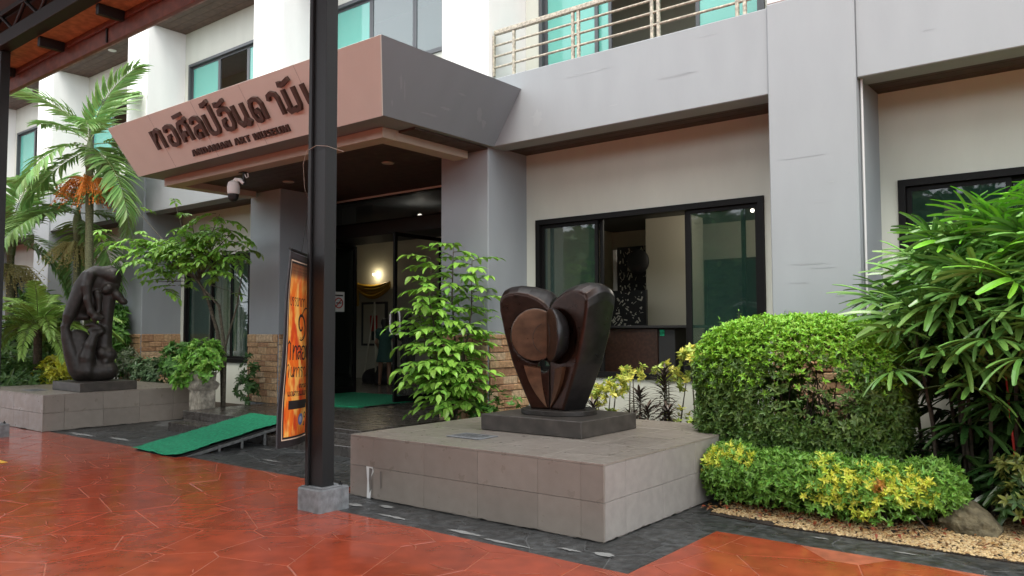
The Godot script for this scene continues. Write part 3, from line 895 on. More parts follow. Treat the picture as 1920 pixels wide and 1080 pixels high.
func entrance() -> void:
	# sign canopy: an upturned tray, wider at the top than at the bottom
	var b0 := Vector3(-13.06, 4.16, -6.43)
	var b1 := Vector3(-7.06, 4.16, -6.43)
	var t0 := Vector3(-13.16, 4.9, -5.95)
	var t1 := Vector3(-6.57, 4.9, -5.95)
	var st := begin()
	var back := -8.534
	var b0b := Vector3(b0.x, b0.y, back)
	var b1b := Vector3(b1.x, b1.y, back)
	var t0b := Vector3(t0.x, t0.y, back)
	var t1b := Vector3(t1.x, t1.y, back)
	quad(st, b1, t1, t1b, b1b, Vector3.RIGHT)
	quad(st, b0, t0, t0b, b0b, Vector3.LEFT)
	quad(st, t0, t1, t1b, t0b, Vector3.UP)
	quad(st, b0, b1, t1, t0, Vector3.BACK)
	quad(st, b0, b1, b1b, b0b, Vector3.DOWN)
	var can := part("canopy", st.commit(), M.dark_grey_paint, bld)
	# brown board on the front
	st = begin()
	var up := (t0 - b0); up.x = 0; up = up.normalized()
	var nrm := Vector3.RIGHT.cross(up).normalized()
	var e := nrm * 0.02
	var f := nrm * 0.001
	quad(st, b0 + e, b1 + e, t1 + e, t0 + e, nrm)
	quad(st, b0 + f, b1 + f, b1 + e, b0 + e, -up)
	quad(st, t0 + f, t1 + f, t1 + e, t0 + e, up)
	quad(st, b0 + f, t0 + f, t0 + e, b0 + e, Vector3.LEFT)
	quad(st, b1 + f, t1 + f, t1 + e, b1 + e, Vector3.RIGHT)
	part("sign_board", st.commit(), M.brown_board, can)
	for u in [0.0, 1.22, 2.44, 3.66, 4.88]:
		if u > 0.0: part("board_seam", seam(b0 + e + Vector3(u, 0, 0), up, nrm), M.letter, can)
	# raised letters
	var fr := Transform3D(Basis(Vector3.RIGHT, up, nrm), b0 + e)
	var put := func(g: Array, u: float) -> void:
		var s := begin()
		var lift := 0.0
		for nm in g:
			for pl in glyph(nm):
				var q := []
				for p in pl: q.append(Vector2(u + p.x * 0.49, 0.335 + p.y * 0.305))
				stroke(s, q, 0.058, 0.045, fr, lift)
				lift += 0.0012
		local_part("letter", s.commit(), M.letter, can)
	for L in [[["ho"], 1.06], [["o"], 1.46], [["so", "i"], 1.84], [["lo"], 2.21], [["po", "kill"], 2.58], [["o", "hat"], 2.96], [["no"], 3.31], [["do"], 3.7], [["a"], 4.13], [["mo", "hat"], 4.46], [["no"], 4.87]]:
		put.call(L[0], L[1])
	var u := 1.86
	var font := SystemFont.new(); font.font_names = PackedStringArray(["Droid Sans"]); font.font_weight = 700
	for ch in "ANDAMAN ART MUSEUM":
		if ch == " ":
			u += 0.075; continue
		var t := TextMesh.new(); t.text = ch; t.font = font; t.font_size = 32; t.pixel_size = 0.0042; t.depth = 0.03; t.curve_step = 1.0
		t.horizontal_alignment = HORIZONTAL_ALIGNMENT_LEFT; t.vertical_alignment = VERTICAL_ALIGNMENT_BOTTOM
		var bb := t.get_aabb()
		var sx := 1.5
		local_part("latin_letter", t, M.letter, can, Transform3D(fr.basis * Basis.from_scale(Vector3(sx, 1.02, 1)), fr * Vector3(u - bb.position.x * sx, 0.1 - bb.position.y, 0.0155)))
		u += bb.size.x * sx + 0.022
	# scuffs and touched-up plaster
	var pale: StandardMaterial3D = M.dark_grey_paint.duplicate(); pale.albedo_color = Color(0.235, 0.252, 0.268).linear_to_srgb()
	var lean := (t1 - b1).normalized()
	for q in [[0.3, 0.5, 0.03, 0.14], [0.36, 0.42, 0.02, 0.2], [1.1, 0.35, 0.12, 0.03], [1.75, 0.42, 0.07, 0.16], [1.85, 0.3, 0.05, 0.1], [0.8, 0.2, 0.2, 0.02], [1.4, 0.62, 0.1, 0.02], [0.15, 0.2, 0.02, 0.05]]:
		patch(can, "plaster_patch", b1 + Vector3(0, 0, -q[0]) + lean * q[1], Vector3.FORWARD, lean, q[2], q[3], pale)
	var worn: StandardMaterial3D = M.grey_paint.duplicate(); worn.albedo_color = Color(0.25, 0.268, 0.282).linear_to_srgb()
	var fresh: StandardMaterial3D = M.grey_paint.duplicate(); fresh.albedo_color = Color(0.295, 0.316, 0.332).linear_to_srgb()
	for q in [[-2.7, 2.25, 0.25, 0.012], [-2.55, 2.2, 0.18, 0.008], [-2.8, 2.05, 0.14, 0.01], [-2.45, 3.1, 0.05, 0.008], [-2.75, 3.4, 0.3, 0.01], [-2.6, 2.9, 0.1, 0.006], [-2.9, 1.75, 0.1, 0.01], [-2.4, 1.9, 0.06, 0.008]]:
		patch(bld, "plaster_scuff", Vector3(q[0], q[1], -8.5), Vector3.RIGHT, Vector3.UP, q[2], q[3], worn if rng.randf() < 0.6 else fresh)
	for q in [[-4.2, 4.6, 0.3, 0.015], [-5.5, 4.9, 0.4, 0.02], [-5.1, 4.4, 0.12, 0.01], [-3.8, 5.0, 0.15, 0.012], [-1.5, 4.5, 0.08, 0.008], [-0.9, 4.8, 0.25, 0.012], [-6.3, 4.45, 0.12, 0.14]]:
		patch(bld, "plaster_scuff", Vector3(q[0], q[1], -8.535), Vector3.RIGHT, Vector3.UP, q[2], q[3], worn if rng.randf() < 0.5 else fresh)
	# dropped trim under the canopy and its dark ceiling
	part("trim", boxm(Vector3(-12.9, 4.02, -7.02), Vector3(-7.45, 4.158, -6.78), 0.006), M.trim, can)
	part("trim", boxm(Vector3(-7.72, 4.022, -8.42), Vector3(-7.45, 4.158, -7.023), 0.006), M.trim, can)
	part("trim", boxm(Vector3(-12.9, 4.022, -8.42), Vector3(-12.66, 4.158, -7.023), 0.006), M.trim, can)
	for j in 16:
		part("ceiling_plank", boxm(Vector3(-12.96, 4.13, -10.09 + j * 0.19), Vector3(-7.15, 4.157, -10.09 + j * 0.19 + 0.187), 0.002), M.dark_soffit, can)
	for p in [Vector3(-8.92, 4.13, -8.23), Vector3(-11.39, 4.13, -8.2)]:
		st = begin()
		tube(st, [p, p + Vector3(0, -0.012, 0)], [0.1, 0.09], 20)
		part("downlight", st.commit(), M.trim, can)
	# glazed entrance
	part("lintel", boxm(Vector3(-12.97, 4.1, -10.3), Vector3(-8.06, 4.3, -10.1), 0), M.brown_board, bld)
	var tr := part("transom", frame_ring(-12.96, -8.07, 3.62, 4.11, 0.03, -10.2, -10.12), M.frame_black, bld)
	pane(-12.93, -8.1, 3.65, 4.08, -10.16, M.glass_dark, tr)
	part("door_header", boxm(Vector3(-12.96, 3.37, -11.05), Vector3(-8.07, 3.618, -10.1), 0.005), M.black_plain, bld)
	part("reveal", boxm(Vector3(-13.1, 0.2, -11.06), Vector3(-12.965, 4.3, -9.63), 0), M.black_plain, bld)
	part("reveal", boxm(Vector3(-8.065, 0.2, -11.06), Vector3(-7.95, 4.3, -9.63), 0), M.grey_paint, bld)
	for side in [0, 1]:
		var x: float = [-12.88, -10.4][side]
		var d := part("glass_door", null, M.frame_black, bld)
		st = begin()
		cbox(st, Vector3(x - 0.025, 0.275, -9.82), Vector3(x + 0.025, 3.33, -9.75), 0.004)
		cbox(st, Vector3(x - 0.024, 0.275, -11.0), Vector3(x + 0.024, 3.329, -10.93), 0.004)
		cbox(st, Vector3(x - 0.022, 0.276, -10.93), Vector3(x + 0.022, 0.39, -9.82), 0.004)
		cbox(st, Vector3(x - 0.022, 3.26, -10.93), Vector3(x + 0.022, 3.328, -9.82), 0.004)
		d.mesh = st.commit()
		part("pane", boxm(Vector3(x - 0.005, 0.39, -10.93), Vector3(x + 0.005, 3.26, -9.82), 0), M.glass_dark if side == 0 else M.glass_clear, d)
		st = begin()
		for s in [-1.0, 1.0]:
			var q := []
			var r := []
			for p in [Vector2(0.02, 1.9), Vector2(0.09, 1.9), Vector2(0.12, 1.86), Vector2(0.125, 1.7), Vector2(0.12, 1.56), Vector2(0.09, 1.5), Vector2(0.02, 1.49)]:
				q.append(Vector3(x + s * p.x, p.y, -9.785)); r.append(0.017)
			tube(st, q, r, 8)
		part("handle", st.commit(), M.handle_white, d)
	var fx := part("side_light", frame_ring(-10.37, -8.07, 0.262, 3.37, 0.07, -11.04, -10.98), M.frame_black, bld)
	pane(-10.3, -8.14, 0.332, 3.3, -11.01, M.glass_clear, fx)
	# porch and its steps
	var po := part("porch", boxm(Vector3(-12.3, -0.04, -11.4), Vector3(-7.92, 0.245, -6.88), 0.004), M.plinth_joint, bld)
	part("step", boxm(Vector3(-11.98, -0.04, -6.86), Vector3(-7.0, 0.13, -6.44), 0.008), M.porch_tile, bld)
	for i in 8:
		for j in 8:
			var x := -12.31 + i * 0.55
			var z := -6.86 - j * 0.55
			local_part("tile", boxm(Vector3(x + 0.003, 0.2, z - 0.547), Vector3(minf(x + 0.547, -7.9), 0.26 + rv(-0.0008, 0.0008), z - 0.003), 0.004), M.porch_tile, po)
	for i in 8:
		var x := -12.31 + i * 0.55
		local_part("riser_tile", boxm(Vector3(x + 0.003, 0.132, -6.884), Vector3(minf(x + 0.547, -7.9), 0.2, -6.861), 0.003), M.porch_tile, po)

func seam(at: Vector3, up: Vector3, n: Vector3) -> ArrayMesh:
	var st := begin()
	cbox(st, Vector3(-0.0015, 0.004, 0), Vector3(0.0015, 0.874, 0.0012), 0, Transform3D(Basis(Vector3.RIGHT, up, n), at))
	return st.commit()

# an uneven patch of repainted or scuffed plaster lying on a wall: right and up span its plane
func patch(parent: Node, called: String, c: Vector3, right: Vector3, up: Vector3, w: float, h: float, m: Material) -> void:
	var st := begin()
	var n := right.cross(up).normalized()
	var q := []
	var k := 22
	for i in k:
		var a := TAU * i / k
		q.append(c + n * 0.0015 + right * cos(a) * w * rv(0.45, 1.0) + up * sin(a) * h * rv(0.4, 1.0))
	for i in k: tri(st, c + n * 0.0015, q[i], q[(i + 1) % k], n)
	part(called, st.commit(), m, parent)

func interior() -> void:
	part("interior_floor", boxm(Vector3(-32.8, 0.1, -16), Vector3(2.6, 0.25, -9.63), 0), M.inside_floor, bld)
	part("interior_ceiling", boxm(Vector3(-32.8, 3.75, -13.2), Vector3(-13.1, 3.85, -9.63), 0), M.inside_dark, bld)
	part("interior_ceiling", boxm(Vector3(-7.9, 3.45, -13.2), Vector3(2.6, 3.6, -9.63), 0), M.inside_dark, bld)
	part("partition", boxm(Vector3(-8.25, 0.25, -13.2), Vector3(-7.95, 4.3, -11.07), 0), M.inside_wall, bld)
	part("partition", boxm(Vector3(-2.25, 0.25, -13.0), Vector3(-2.15, 3.45, -9.63), 0), M.inside_wall, bld)
	part("partition", boxm(Vector3(-8.25, 0.25, -13.4), Vector3(2.6, 4.3, -13.2), 0), M.inside_wall, bld)
	part("partition", boxm(Vector3(-24, 0.25, -14.9), Vector3(-8.25, 4.3, -14.7), 0), M.inside_wall, bld)
	part("pillar", boxm(Vector3(-6.5, 0.25, -12.4), Vector3(-5.68, 3.449, -11.9), 0.006), M.inside_wall, bld)
	# upper rooms: closed boxes behind the glass
	part("upper_partition", boxm(Vector3(-32.8, 4.55, -12.2), Vector3(2.6, 8.6, -12.0), 0), M.inside_wall, bld)
	# dark printed panel with pale marks standing in the room
	var a := thing("art_panel", "tall dark panel covered in pale marks behind the open window", "artwork", Vector3(-6.9, 0.25, -12.1))
	part("board", boxm(Vector3(-7.18, 0.25, -12.16), Vector3(-6.55, 3.02, -12.1)), M.black_plain, a)
	part("edge_strip", boxm(Vector3(-7.26, 0.25, -12.16), Vector3(-7.185, 2.98, -12.09)), M.white_plain, a)
	part("edge_strip", boxm(Vector3(-6.545, 0.25, -12.16), Vector3(-6.51, 2.7, -12.09)), M.white_plain, a)
	var st := begin()
	for i in 150:
		var p := Vector3(rv(-7.14, -6.6), rv(1.3, 2.95), -12.098)
		var l := rv(0.015, 0.1)
		var d := Vector3(rv(-0.5, 0.5), rv(0.3, 1), 0).normalized() * l
		var s := d.cross(Vector3.BACK).normalized() * rv(0.004, 0.014)
		quad(st, p - s, p + s, p + s + d, p - s + d, Vector3.BACK)
	part("pale_mark", st.commit(), M.inside_wall, a).set_meta("kind", "stuff")
	var ball := SphereMesh.new(); ball.radius = 0.21; ball.height = 0.42
	var pb := part("black_disc", ball, M.black_plain, a)
	pb.position += Vector3(-6.62, 2.72, -11.85); pb.scale = Vector3(1, 1, 0.4)
	a = thing("art_panel", "low wide dark panel of splashed marks leaning behind the counter", "artwork", Vector3(-6.7, 0.25, -11.2))
	part("board", boxm(Vector3(-7.2, 0.25, -11.26), Vector3(-6.12, 2.2, -11.2)), M.black_plain, a)
	st = begin()
	for i in 220:
		var p := Vector3(rv(-7.15, -6.2), rv(1.2, 2.15), -11.198)
		var l := rv(0.01, 0.08)
		var d := Vector3(rv(-1, 1), rv(-1, 1), 0).normalized() * l
		var s := d.cross(Vector3.BACK).normalized() * rv(0.003, 0.014)
		quad(st, p - s, p + s, p + s + d, p - s + d, Vector3.BACK)
	part("pale_mark", st.commit(), M.inside_wall, a).set_meta("kind", "stuff")
	a = thing("reception_counter", "dark wooden counter inside the open window", "counter", Vector3(-5.9, 0.25, -10.3))
	part("body", boxm(Vector3(-6.75, 0.25, -10.6), Vector3(-5.32, 1.58, -10.05), 0.01), M.wood_counter, a)
	part("counter_top", boxm(Vector3(-6.8, 1.581, -10.66), Vector3(-4.4, 1.62, -10.0), 0.006), M.black_plain, a)
	part("end_panel", boxm(Vector3(-5.318, 0.25, -10.6), Vector3(-5.06, 1.58, -10.08)), M.black_plain, a)
	part("green_tag", boxm(Vector3(-5.29, 1.47, -10.079), Vector3(-5.22, 1.56, -10.07)), M.turf, a)
	part("desk_drawer", boxm(Vector3(-5.05, 0.25, -10.9), Vector3(-4.3, 1.2, -10.3)), M.black_plain, a)
	a = thing("dark_painting", "large dark framed painting behind the right-hand pane", "painting", Vector3(-5.1, 1.6, -13.17))
	part("canvas", boxm(Vector3(-5.95, 1.1, -13.19), Vector3(-4.95, 2.75, -13.14)), M.black_plain, a)
	part("frame", frame_ring(-6.0, -4.9, 1.05, 2.8, 0.05, -13.195, -13.12), M.wood_counter, a)
	a = thing("dark_painting", "dark painting on the hall wall above the porch shrub", "painting", Vector3(-12.2, 1.6, -14.68))
	part("canvas", boxm(Vector3(-13.2, 1.2, -14.69), Vector3(-12.0, 2.6, -14.64)), M.inside_dark, a)
	# hall: framed portrait of a figure in red, gold swag, easel
	a = thing("framed_portrait", "framed portrait of a figure in red on the hall wall under gold cloth", "picture", Vector3(-16.4, 1.2, -14.68))
	part("mount", boxm(Vector3(-16.85, 1.2, -14.69), Vector3(-15.95, 2.3, -14.65)), M.inside_wall, a)
	part("frame", frame_ring(-16.9, -15.9, 1.15, 2.35, 0.06, -14.695, -14.63), M.inside_dark, a)
	st = begin()
	cbox(st, Vector3(-16.56, 1.55, -14.648), Vector3(-16.26, 1.98, -14.644), 0.0015)
	part("red_robe", st.commit(), M.red_plain, a)
	part("dark_skirt", boxm(Vector3(-16.5, 1.3, -14.648), Vector3(-16.32, 1.548, -14.644), 0.0015), M.black_plain, a)
	ball = SphereMesh.new(); ball.radius = 0.07; ball.height = 0.16
	pb = part("face", ball, M.skin, a); pb.position += Vector3(-16.41, 2.07, -14.645); pb.scale = Vector3(1, 1, 0.1)
	st = begin()
	for i in 14:
		var q := []
		for j in 9:
			var t := j / 8.0
			q.append(Vector3(-17.1 + 1.35 * t, 2.88 - 0.26 * sin(PI * t) * (0.3 + i * 0.055) - i * 0.012, -14.62 + 0.03 * sin(i * 1.9)))
		tube(st, q, [0.02, 0.026, 0.028, 0.03, 0.03, 0.03, 0.028, 0.026, 0.02], 6)
	cbox(st, Vector3(-17.14, 2.25, -14.64), Vector3(-17.0, 2.9, -14.58), 0.02)
	tag(part("gold_swag", st.commit(), M.gold_cloth, self), "gold cloth swag draped above the framed portrait in the hall", "drapery")
	a = thing("easel", "thin wooden easel leg standing in front of the hall portrait", "easel", Vector3(-15.3, 0.25, -13.4))
	part("leg", tubem([Vector3(-15.55, 2.3, -13.9), Vector3(-14.75, 0.25, -13.25)], [0.022, 0.022], 6), M.inside_wall, a)
	part("leg", tubem([Vector3(-15.6, 2.3, -13.95), Vector3(-15.75, 0.25, -13.7)], [0.022, 0.022], 6), M.inside_wall, a)
	a = thing("black_bag", "black bundled sack slumped on the hall floor", "bag", Vector3(-14.9, 0.25, -13.6))
	part("sack", nets(Vector3(-15.8, 0.2, -14.3), Vector3(-14.1, 1.0, -13.0), 0.05, func(p: Vector3) -> float:
		return smin(cone_d(p, Vector3(-15.3, 0.35, -13.6), Vector3(-14.6, 0.45, -13.6), 0.25, 0.28), cone_d(p, Vector3(-14.9, 0.6, -13.7), Vector3(-14.7, 0.3, -13.4), 0.12, 0.2), 0.2)), M.black_plain, a)
	# lamps seen lit inside
	lamp("wall_lamp", "lit round wall lamp glowing inside the entrance hall", Vector3(-16.3, 3.1, -14.55), 0.045, 0.05, 4.0, Color(1, 0.93, 0.78))
	lamp("ceiling_lamp", "small lit ceiling lamp in the hall behind the dark transom", Vector3(-12.0, 4.02, -12.0), 0.05, 0.1, 10.0, Color(1, 0.97, 0.9))
	lamp("ceiling_lamp", "small lit ceiling lamp seen through the right-hand green pane", Vector3(-4.35, 3.3, -11.2), 0.028, 0.4, 8.0, Color(1, 0.97, 0.9))
	a = thing("easel", "white A-frame easel behind the left window", "easel", Vector3(-15.45, 0.25, -9.85))
	for q in [[Vector3(-15.85, 0.25, -9.7), Vector3(-15.5, 2.15, -9.85)], [Vector3(-15.05, 0.25, -9.7), Vector3(-15.4, 2.15, -9.85)], [Vector3(-15.45, 0.25, -10.35), Vector3(-15.45, 2.05, -9.9)]]:
		part("leg", tubem(q, [0.035, 0.03], 6), M.white_plain, a)
	part("shelf_bar", boxm(Vector3(-15.75, 1.05, -9.8), Vector3(-15.15, 1.12, -9.72)), M.white_plain, a)
	part("board", boxm(Vector3(-15.58, 1.0, -9.96), Vector3(-15.32, 2.3, -9.9)), M.white_plain, a)
	a = thing("curtain_panel", "pale green blind hanging inside the left window", "blind", Vector3(-16.3, 0.3, -9.9))
	for j in 9:
		part("fold", boxm(Vector3(-16.7 + j * 0.13, 0.5, -9.95 + 0.03 * (j % 2)), Vector3(-16.575 + j * 0.13, 3.3, -9.9 + 0.03 * (j % 2)), 0.01), M.inside_wall, a)

func lamp(called: String, label: String, at: Vector3, r: float, e: float, glow: float, col: Color) -> void:
	var o := thing(called, label, "lamp", at)
	var m := StandardMaterial3D.new(); m.resource_name = called + "_glow"; m.albedo_color = Color(0.9, 0.9, 0.88)
	m.emission_enabled = true; m.emission = col; m.emission_energy_multiplier = glow * 0.35
	var s := SphereMesh.new(); s.radius = r; s.height = r * 2.0; s.radial_segments = 20; s.rings = 10
	local_part("bulb", s, m, o, Transform3D(Basis.IDENTITY, at))
	var fit := begin(); tube(fit, [at + Vector3(0, r * 0.8, 0), at + Vector3(0, r * 1.6, 0)], [r * 0.5, r * 0.5], 10)
	part("fitting", fit.commit(), M.inside_dark, o)
	var l := OmniLight3D.new(); l.name = numbered("lamp_light", self); l.position = at; l.light_energy = e; l.light_color = col
	l.light_size = r * 0.8; l.omni_range = 12.0; l.omni_attenuation = 2.0; l.shadow_enabled = true
	add_child(l)

# ------------------------------------------------------------------ plinths, ramp, mat
func tiled_plinth(label: String, x0: float, x1: float, z0: float, z1: float, joints: Array, stain: bool) -> Node3D:
	var o := thing("sculpture_plinth", label, "plinth", Vector3((x0 + x1) / 2, 0, (z0 + z1) / 2))
	part("core", boxm(Vector3(x0 + 0.02, -0.05, z0 + 0.02), Vector3(x1 - 0.02, 0.552, z1 - 0.02), 0), M.plinth_joint, o)
	var xs := [x0]
	for j in joints: xs.append(x0 + j)
	xs.append(x1)
	var zs := []
	var z := z1
	var first := true
	while z > z0 + 0.05:
		zs.append(z)
		z -= 0.32 if first else 0.6
		first = false
	zs.append(z0)
	var tn := []
	for k in 3:
		var m: StandardMaterial3D = M.plinth_tile.duplicate()
		var f: float = [1.0, 0.95, 1.05][k]
		m.albedo_color = Color(0.275 * f, 0.238 * f, 0.203 * f).linear_to_srgb()
		tn.append(m)
	var n := 0
	for i in xs.size() - 1:
		for r in 2:
			var y0: float = [0.004, 0.287][r]
			var y1: float = [0.284, 0.551][r]
			n += 1
			local_part("tile", boxm(Vector3(xs[i] + 0.0007, y0, z1 - 0.02), Vector3(xs[i + 1] - 0.0007, y1, z1 - rv(0, 0.0012)), 0.0014), tn[n % 3], o)
		for j in zs.size() - 1:
			n += 1
			local_part("top_tile", boxm(Vector3(xs[i] + 0.0012, 0.552, zs[j + 1] + 0.0012), Vector3(xs[i + 1] - 0.0012, 0.57 + rv(-0.0006, 0.0006), zs[j] - 0.0012), 0.002), tn[(n + 1) % 3], o)
	for j in zs.size() - 1:
		for r in 2:
			var y0: float = [0.004, 0.287][r]
			var y1: float = [0.284, 0.551][r]
			n += 1
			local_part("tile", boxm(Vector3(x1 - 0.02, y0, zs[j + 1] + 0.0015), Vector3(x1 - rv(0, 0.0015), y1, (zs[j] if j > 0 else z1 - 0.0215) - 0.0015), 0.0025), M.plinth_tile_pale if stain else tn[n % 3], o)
			local_part("tile", boxm(Vector3(x0 + rv(0, 0.0015), y0, zs[j + 1] + 0.0015), Vector3(x0 + 0.02, y1, (zs[j] if j > 0 else z1 - 0.0215) - 0.0015), 0.0025), tn[n % 3], o)
	# dirt washed up along the foot
	var dirt := begin()
	for i in 26:
		var t := rng.randf()
		var w := rv(0.05, 0.3)
		var h := rv(0.003, 0.014) * (1.6 if i % 5 == 0 else 1.0)
		for sd in 2:
			var q := []
			for k in 7:
				var u := float(k) / 6.0
				var up := h * sin(PI * u) * rv(0.5, 1.2) + 0.002
				q.append(Vector3(lerpf(x0 + 0.1, x1 - 0.1, t) + (u - 0.5) * w, up, z1 + 0.0018) if sd == 0 else Vector3(x1 + 0.0018, up, lerpf(z0 + 0.1, z1 - 0.05, t) + (u - 0.5) * w))
			for k in 6: quad(dirt, Vector3(q[k].x, 0.001, q[k].z), Vector3(q[k + 1].x, 0.001, q[k + 1].z), q[k + 1], q[k], Vector3.BACK if sd == 0 else Vector3.RIGHT)
	part("dirt_stain", dirt.commit(), M.plinth_joint, o).set_meta("kind", "stuff")
	if stain:
		# lime run-out and broken corner on the lower left tile
		var st := begin()
		slab_xy(st, [Vector2(-5.69, 0.29), Vector2(-5.60, 0.29), Vector2(-5.585, 0.25), Vector2(-5.62, 0.2), Vector2(-5.615, 0.1), Vector2(-5.63, 0.0), Vector2(-5.68, 0.0), Vector2(-5.675, 0.16)], z1 + 0.0025)
		part("lime_stain", st.commit(), M.white_paint, o)
		st = begin()
		slab_xy(st, [Vector2(-5.645, 0.28), Vector2(-5.60, 0.275), Vector2(-5.62, 0.2), Vector2(-5.605, 0.1), Vector2(-5.64, 0.05), Vector2(-5.65, 0.17)], z1 + 0.005)
		slab_xy(st, [Vector2(-5.50, 0.26), Vector2(-5.48, 0.265), Vector2(-5.475, 0.12), Vector2(-5.49, 0.1), Vector2(-5.5, 0.2)], z1 + 0.005)
		part("broken_patch", st.commit(), M.plinth_joint, o)
	return o

func slab_xy(st: SurfaceTool, poly: Array, z: float) -> void:
	var p := PackedVector2Array(poly)
	var ix := Geometry2D.triangulate_polygon(p)
	for i in range(0, ix.size(), 3):
		tri(st, Vector3(p[ix[i]].x, p[ix[i]].y, z), Vector3(p[ix[i + 1]].x, p[ix[i + 1]].y, z), Vector3(p[ix[i + 2]].x, p[ix[i + 2]].y, z), Vector3.BACK)

func plinths() -> void:
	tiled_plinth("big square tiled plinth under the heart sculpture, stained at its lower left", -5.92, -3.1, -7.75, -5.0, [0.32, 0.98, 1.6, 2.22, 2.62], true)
	tiled_plinth("big square tiled plinth under the bending mother and child sculpture", -16.12, -13.36, -7.75, -5.15, [0.34, 1.0, 1.62, 2.24], false)
	for k in 2:
		var mn: Vector3 = [Vector3(-5.14, 0.573, -7.0), Vector3(-14.5, 0.573, -6.66)][k]
		var mx: Vector3 = [Vector3(-3.95, 0.727, -6.0), Vector3(-13.44, 0.72, -5.73)][k]
		var o := thing("pedestal", ["low dark square pedestal slab directly under the heart sculpture", "low dark square pedestal slab directly under the mother and child sculpture"][k], "pedestal", Vector3((mn.x + mx.x) / 2, 0.571, (mn.z + mx.z) / 2))
		part("block", boxm(mn, mx, 0.006), M.dark_tile, o)
	for k in 2:
		var c: Vector3 = [Vector3(-4.86, 0.572, -5.55), Vector3(-14.6, 0.572, -5.5)][k]
		var o := thing("plaque", ["flat grey plaque set on the plinth before the heart sculpture", "flat grey plaque set on the plinth before the mother and child sculpture"][k], "plaque", c)
		part("plate", boxm(c + Vector3(-0.2, 0.0, -0.14), c + Vector3(0.2, 0.008, 0.14), 0.003), M.concrete, o)
		var st := begin()
		for r in 5:
			var x := -0.15
			while x < 0.13:
				var l := rv(0.015, 0.05)
				quad(st, c + Vector3(x, 0.011, -0.09 + r * 0.04), c + Vector3(x + l, 0.011, -0.09 + r * 0.04), c + Vector3(x + l, 0.011, -0.075 + r * 0.04), c + Vector3(x, 0.011, -0.075 + r * 0.04), Vector3.UP)
				x += l + 0.012
		part("engraving", st.commit(), M.inside_dark, o)

func ramp_and_mat() -> void:
	var o := thing("ramp", "wheelchair ramp covered in green turf up the porch steps", "ramp", Vector3(-9.9, 0, -5.9))
	var x0 := -10.39
	var x1 := -9.33
	var a := Vector3(0, 0.03, -5.1)
	var b := Vector3(0, 0.335, -6.86)
	var n := 40
	var rows := []
	for i in n + 1:
		var t := float(i) / n
		var row := []
		for j in 25:
			var s := float(j) / 24
			var p := a.lerp(b, t)
			p.x = lerpf(x0, x1, s) + 0.008 * sin(t * 17.0)
			p.y += 0.006 * sin(s * 9.0 + t * 13.0) * sin(t * 7.0) + 0.003 * sin(t * 70.0) + (0.012 * sin(s * 14.0) if i == 0 else 0.0)
			if i == 0: p.z += 0.03 * sin(s * 11.0 + 1.0)
			row.append(p)
		rows.append(row)
	var st := begin()
	for i in n:
		for j in 24:
			quad(st, rows[i][j], rows[i][j + 1], rows[i + 1][j + 1], rows[i + 1][j], Vector3.UP)
	st.index(); st.generate_normals()
	for e in [0, 24]:
		for i in n:
			quad(st, rows[i][e], rows[i + 1][e], rows[i + 1][e] + Vector3(0, -0.02, 0), rows[i][e] + Vector3(0, -0.02, 0), Vector3.RIGHT if e == 24 else Vector3.LEFT)
	for j in 24:
		quad(st, rows[0][j], rows[0][j + 1], rows[0][j + 1] + Vector3(0, -0.025, 0), rows[0][j] + Vector3(0, -0.025, 0), Vector3.BACK)
	part("turf", st.commit(), M.turf, o)
	st = begin()
	var d := b - a
	var ang := atan2(d.y, -d.z)
	var xf := Transform3D(Basis(Vector3.RIGHT, ang), Vector3(0, (a.y + b.y) / 2 - 0.045, (a.z + b.z) / 2))
	cbox(st, Vector3(x0 + 0.01, -0.012, -d.length() / 2), Vector3(x1 - 0.01, 0.012, d.length() / 2), 0.002, xf)
	part("deck", st.commit(), M.steel_black, o)
	for s in [x0 + 0.02, x1 - 0.02]:
		st = begin()
		cbox(st, Vector3(s - 0.02, -0.05, -d.length() / 2 + 0.05), Vector3(s + 0.02, -0.012, d.length() / 2), 0.003, xf)
		part("side_rail", st.commit(), M.galvanised, o)
		st = begin()
		tube(st, [Vector3(s, 0.07, -5.75), Vector3(s, 0.19, -6.42)], [0.012, 0.012], 6)
		part("brace", st.commit(), M.galvanised, o)
		for z in [-5.72, -6.05, -6.4]:
			st = begin()
			var y := lerpf(a.y, b.y, (a.z - z) / (a.z - b.z))
			cbox(st, Vector3(s - 0.016, 0.001, z - 0.016), Vector3(s + 0.016, y - 0.05, z + 0.016), 0.003)
			part("leg", st.commit(), M.galvanised, o)
	o = thing("door_mat", "flat green turf mat on the porch leading into the open glass doors", "mat", Vector3(-11.5, 0.26, -9.8))
	st = begin()
	slab_poly(st, PackedVector2Array([Vector2(-12.82, -8.7), Vector2(-12.82, -10.9), Vector2(-10.46, -10.9), Vector2(-10.28, -9.05), Vector2(-10.3, -8.86), Vector2(-11.2, -8.68)]), 0.262, 0.285, 0.005)
	part("turf", st.commit(), M.turf, o)
	o = thing("threshold_plate", "dark threshold strip on the porch along the right edge of the green mat", "threshold", Vector3(-10.33, 0.26, -9.8))
	part("strip", boxm(Vector3(-10.27, 0.261, -9.74), Vector3(-10.21, 0.28, -8.95), 0.004), M.black_plain, o)

# ------------------------------------------------------------------ heart-shaped bronze
func poly_d(p: Vector2, v: PackedVector2Array) -> float:
	var d := p.distance_squared_to(v[0])
	var s := 1.0
	var n := v.size()
	var j := n - 1
	for i in n:
		var e := v[j] - v[i]
		var w := p - v[i]
		var b := w - e * clampf(w.dot(e) / e.dot(e), 0.0, 1.0)
		d = minf(d, b.dot(b))
		var c1 := p.y >= v[i].y
		var c2 := p.y < v[j].y
		var c3 := e.x * w.y > e.y * w.x
		if (c1 and c2 and c3) or (not c1 and not c2 and not c3): s = -s
		j = i
	return s * sqrt(d)

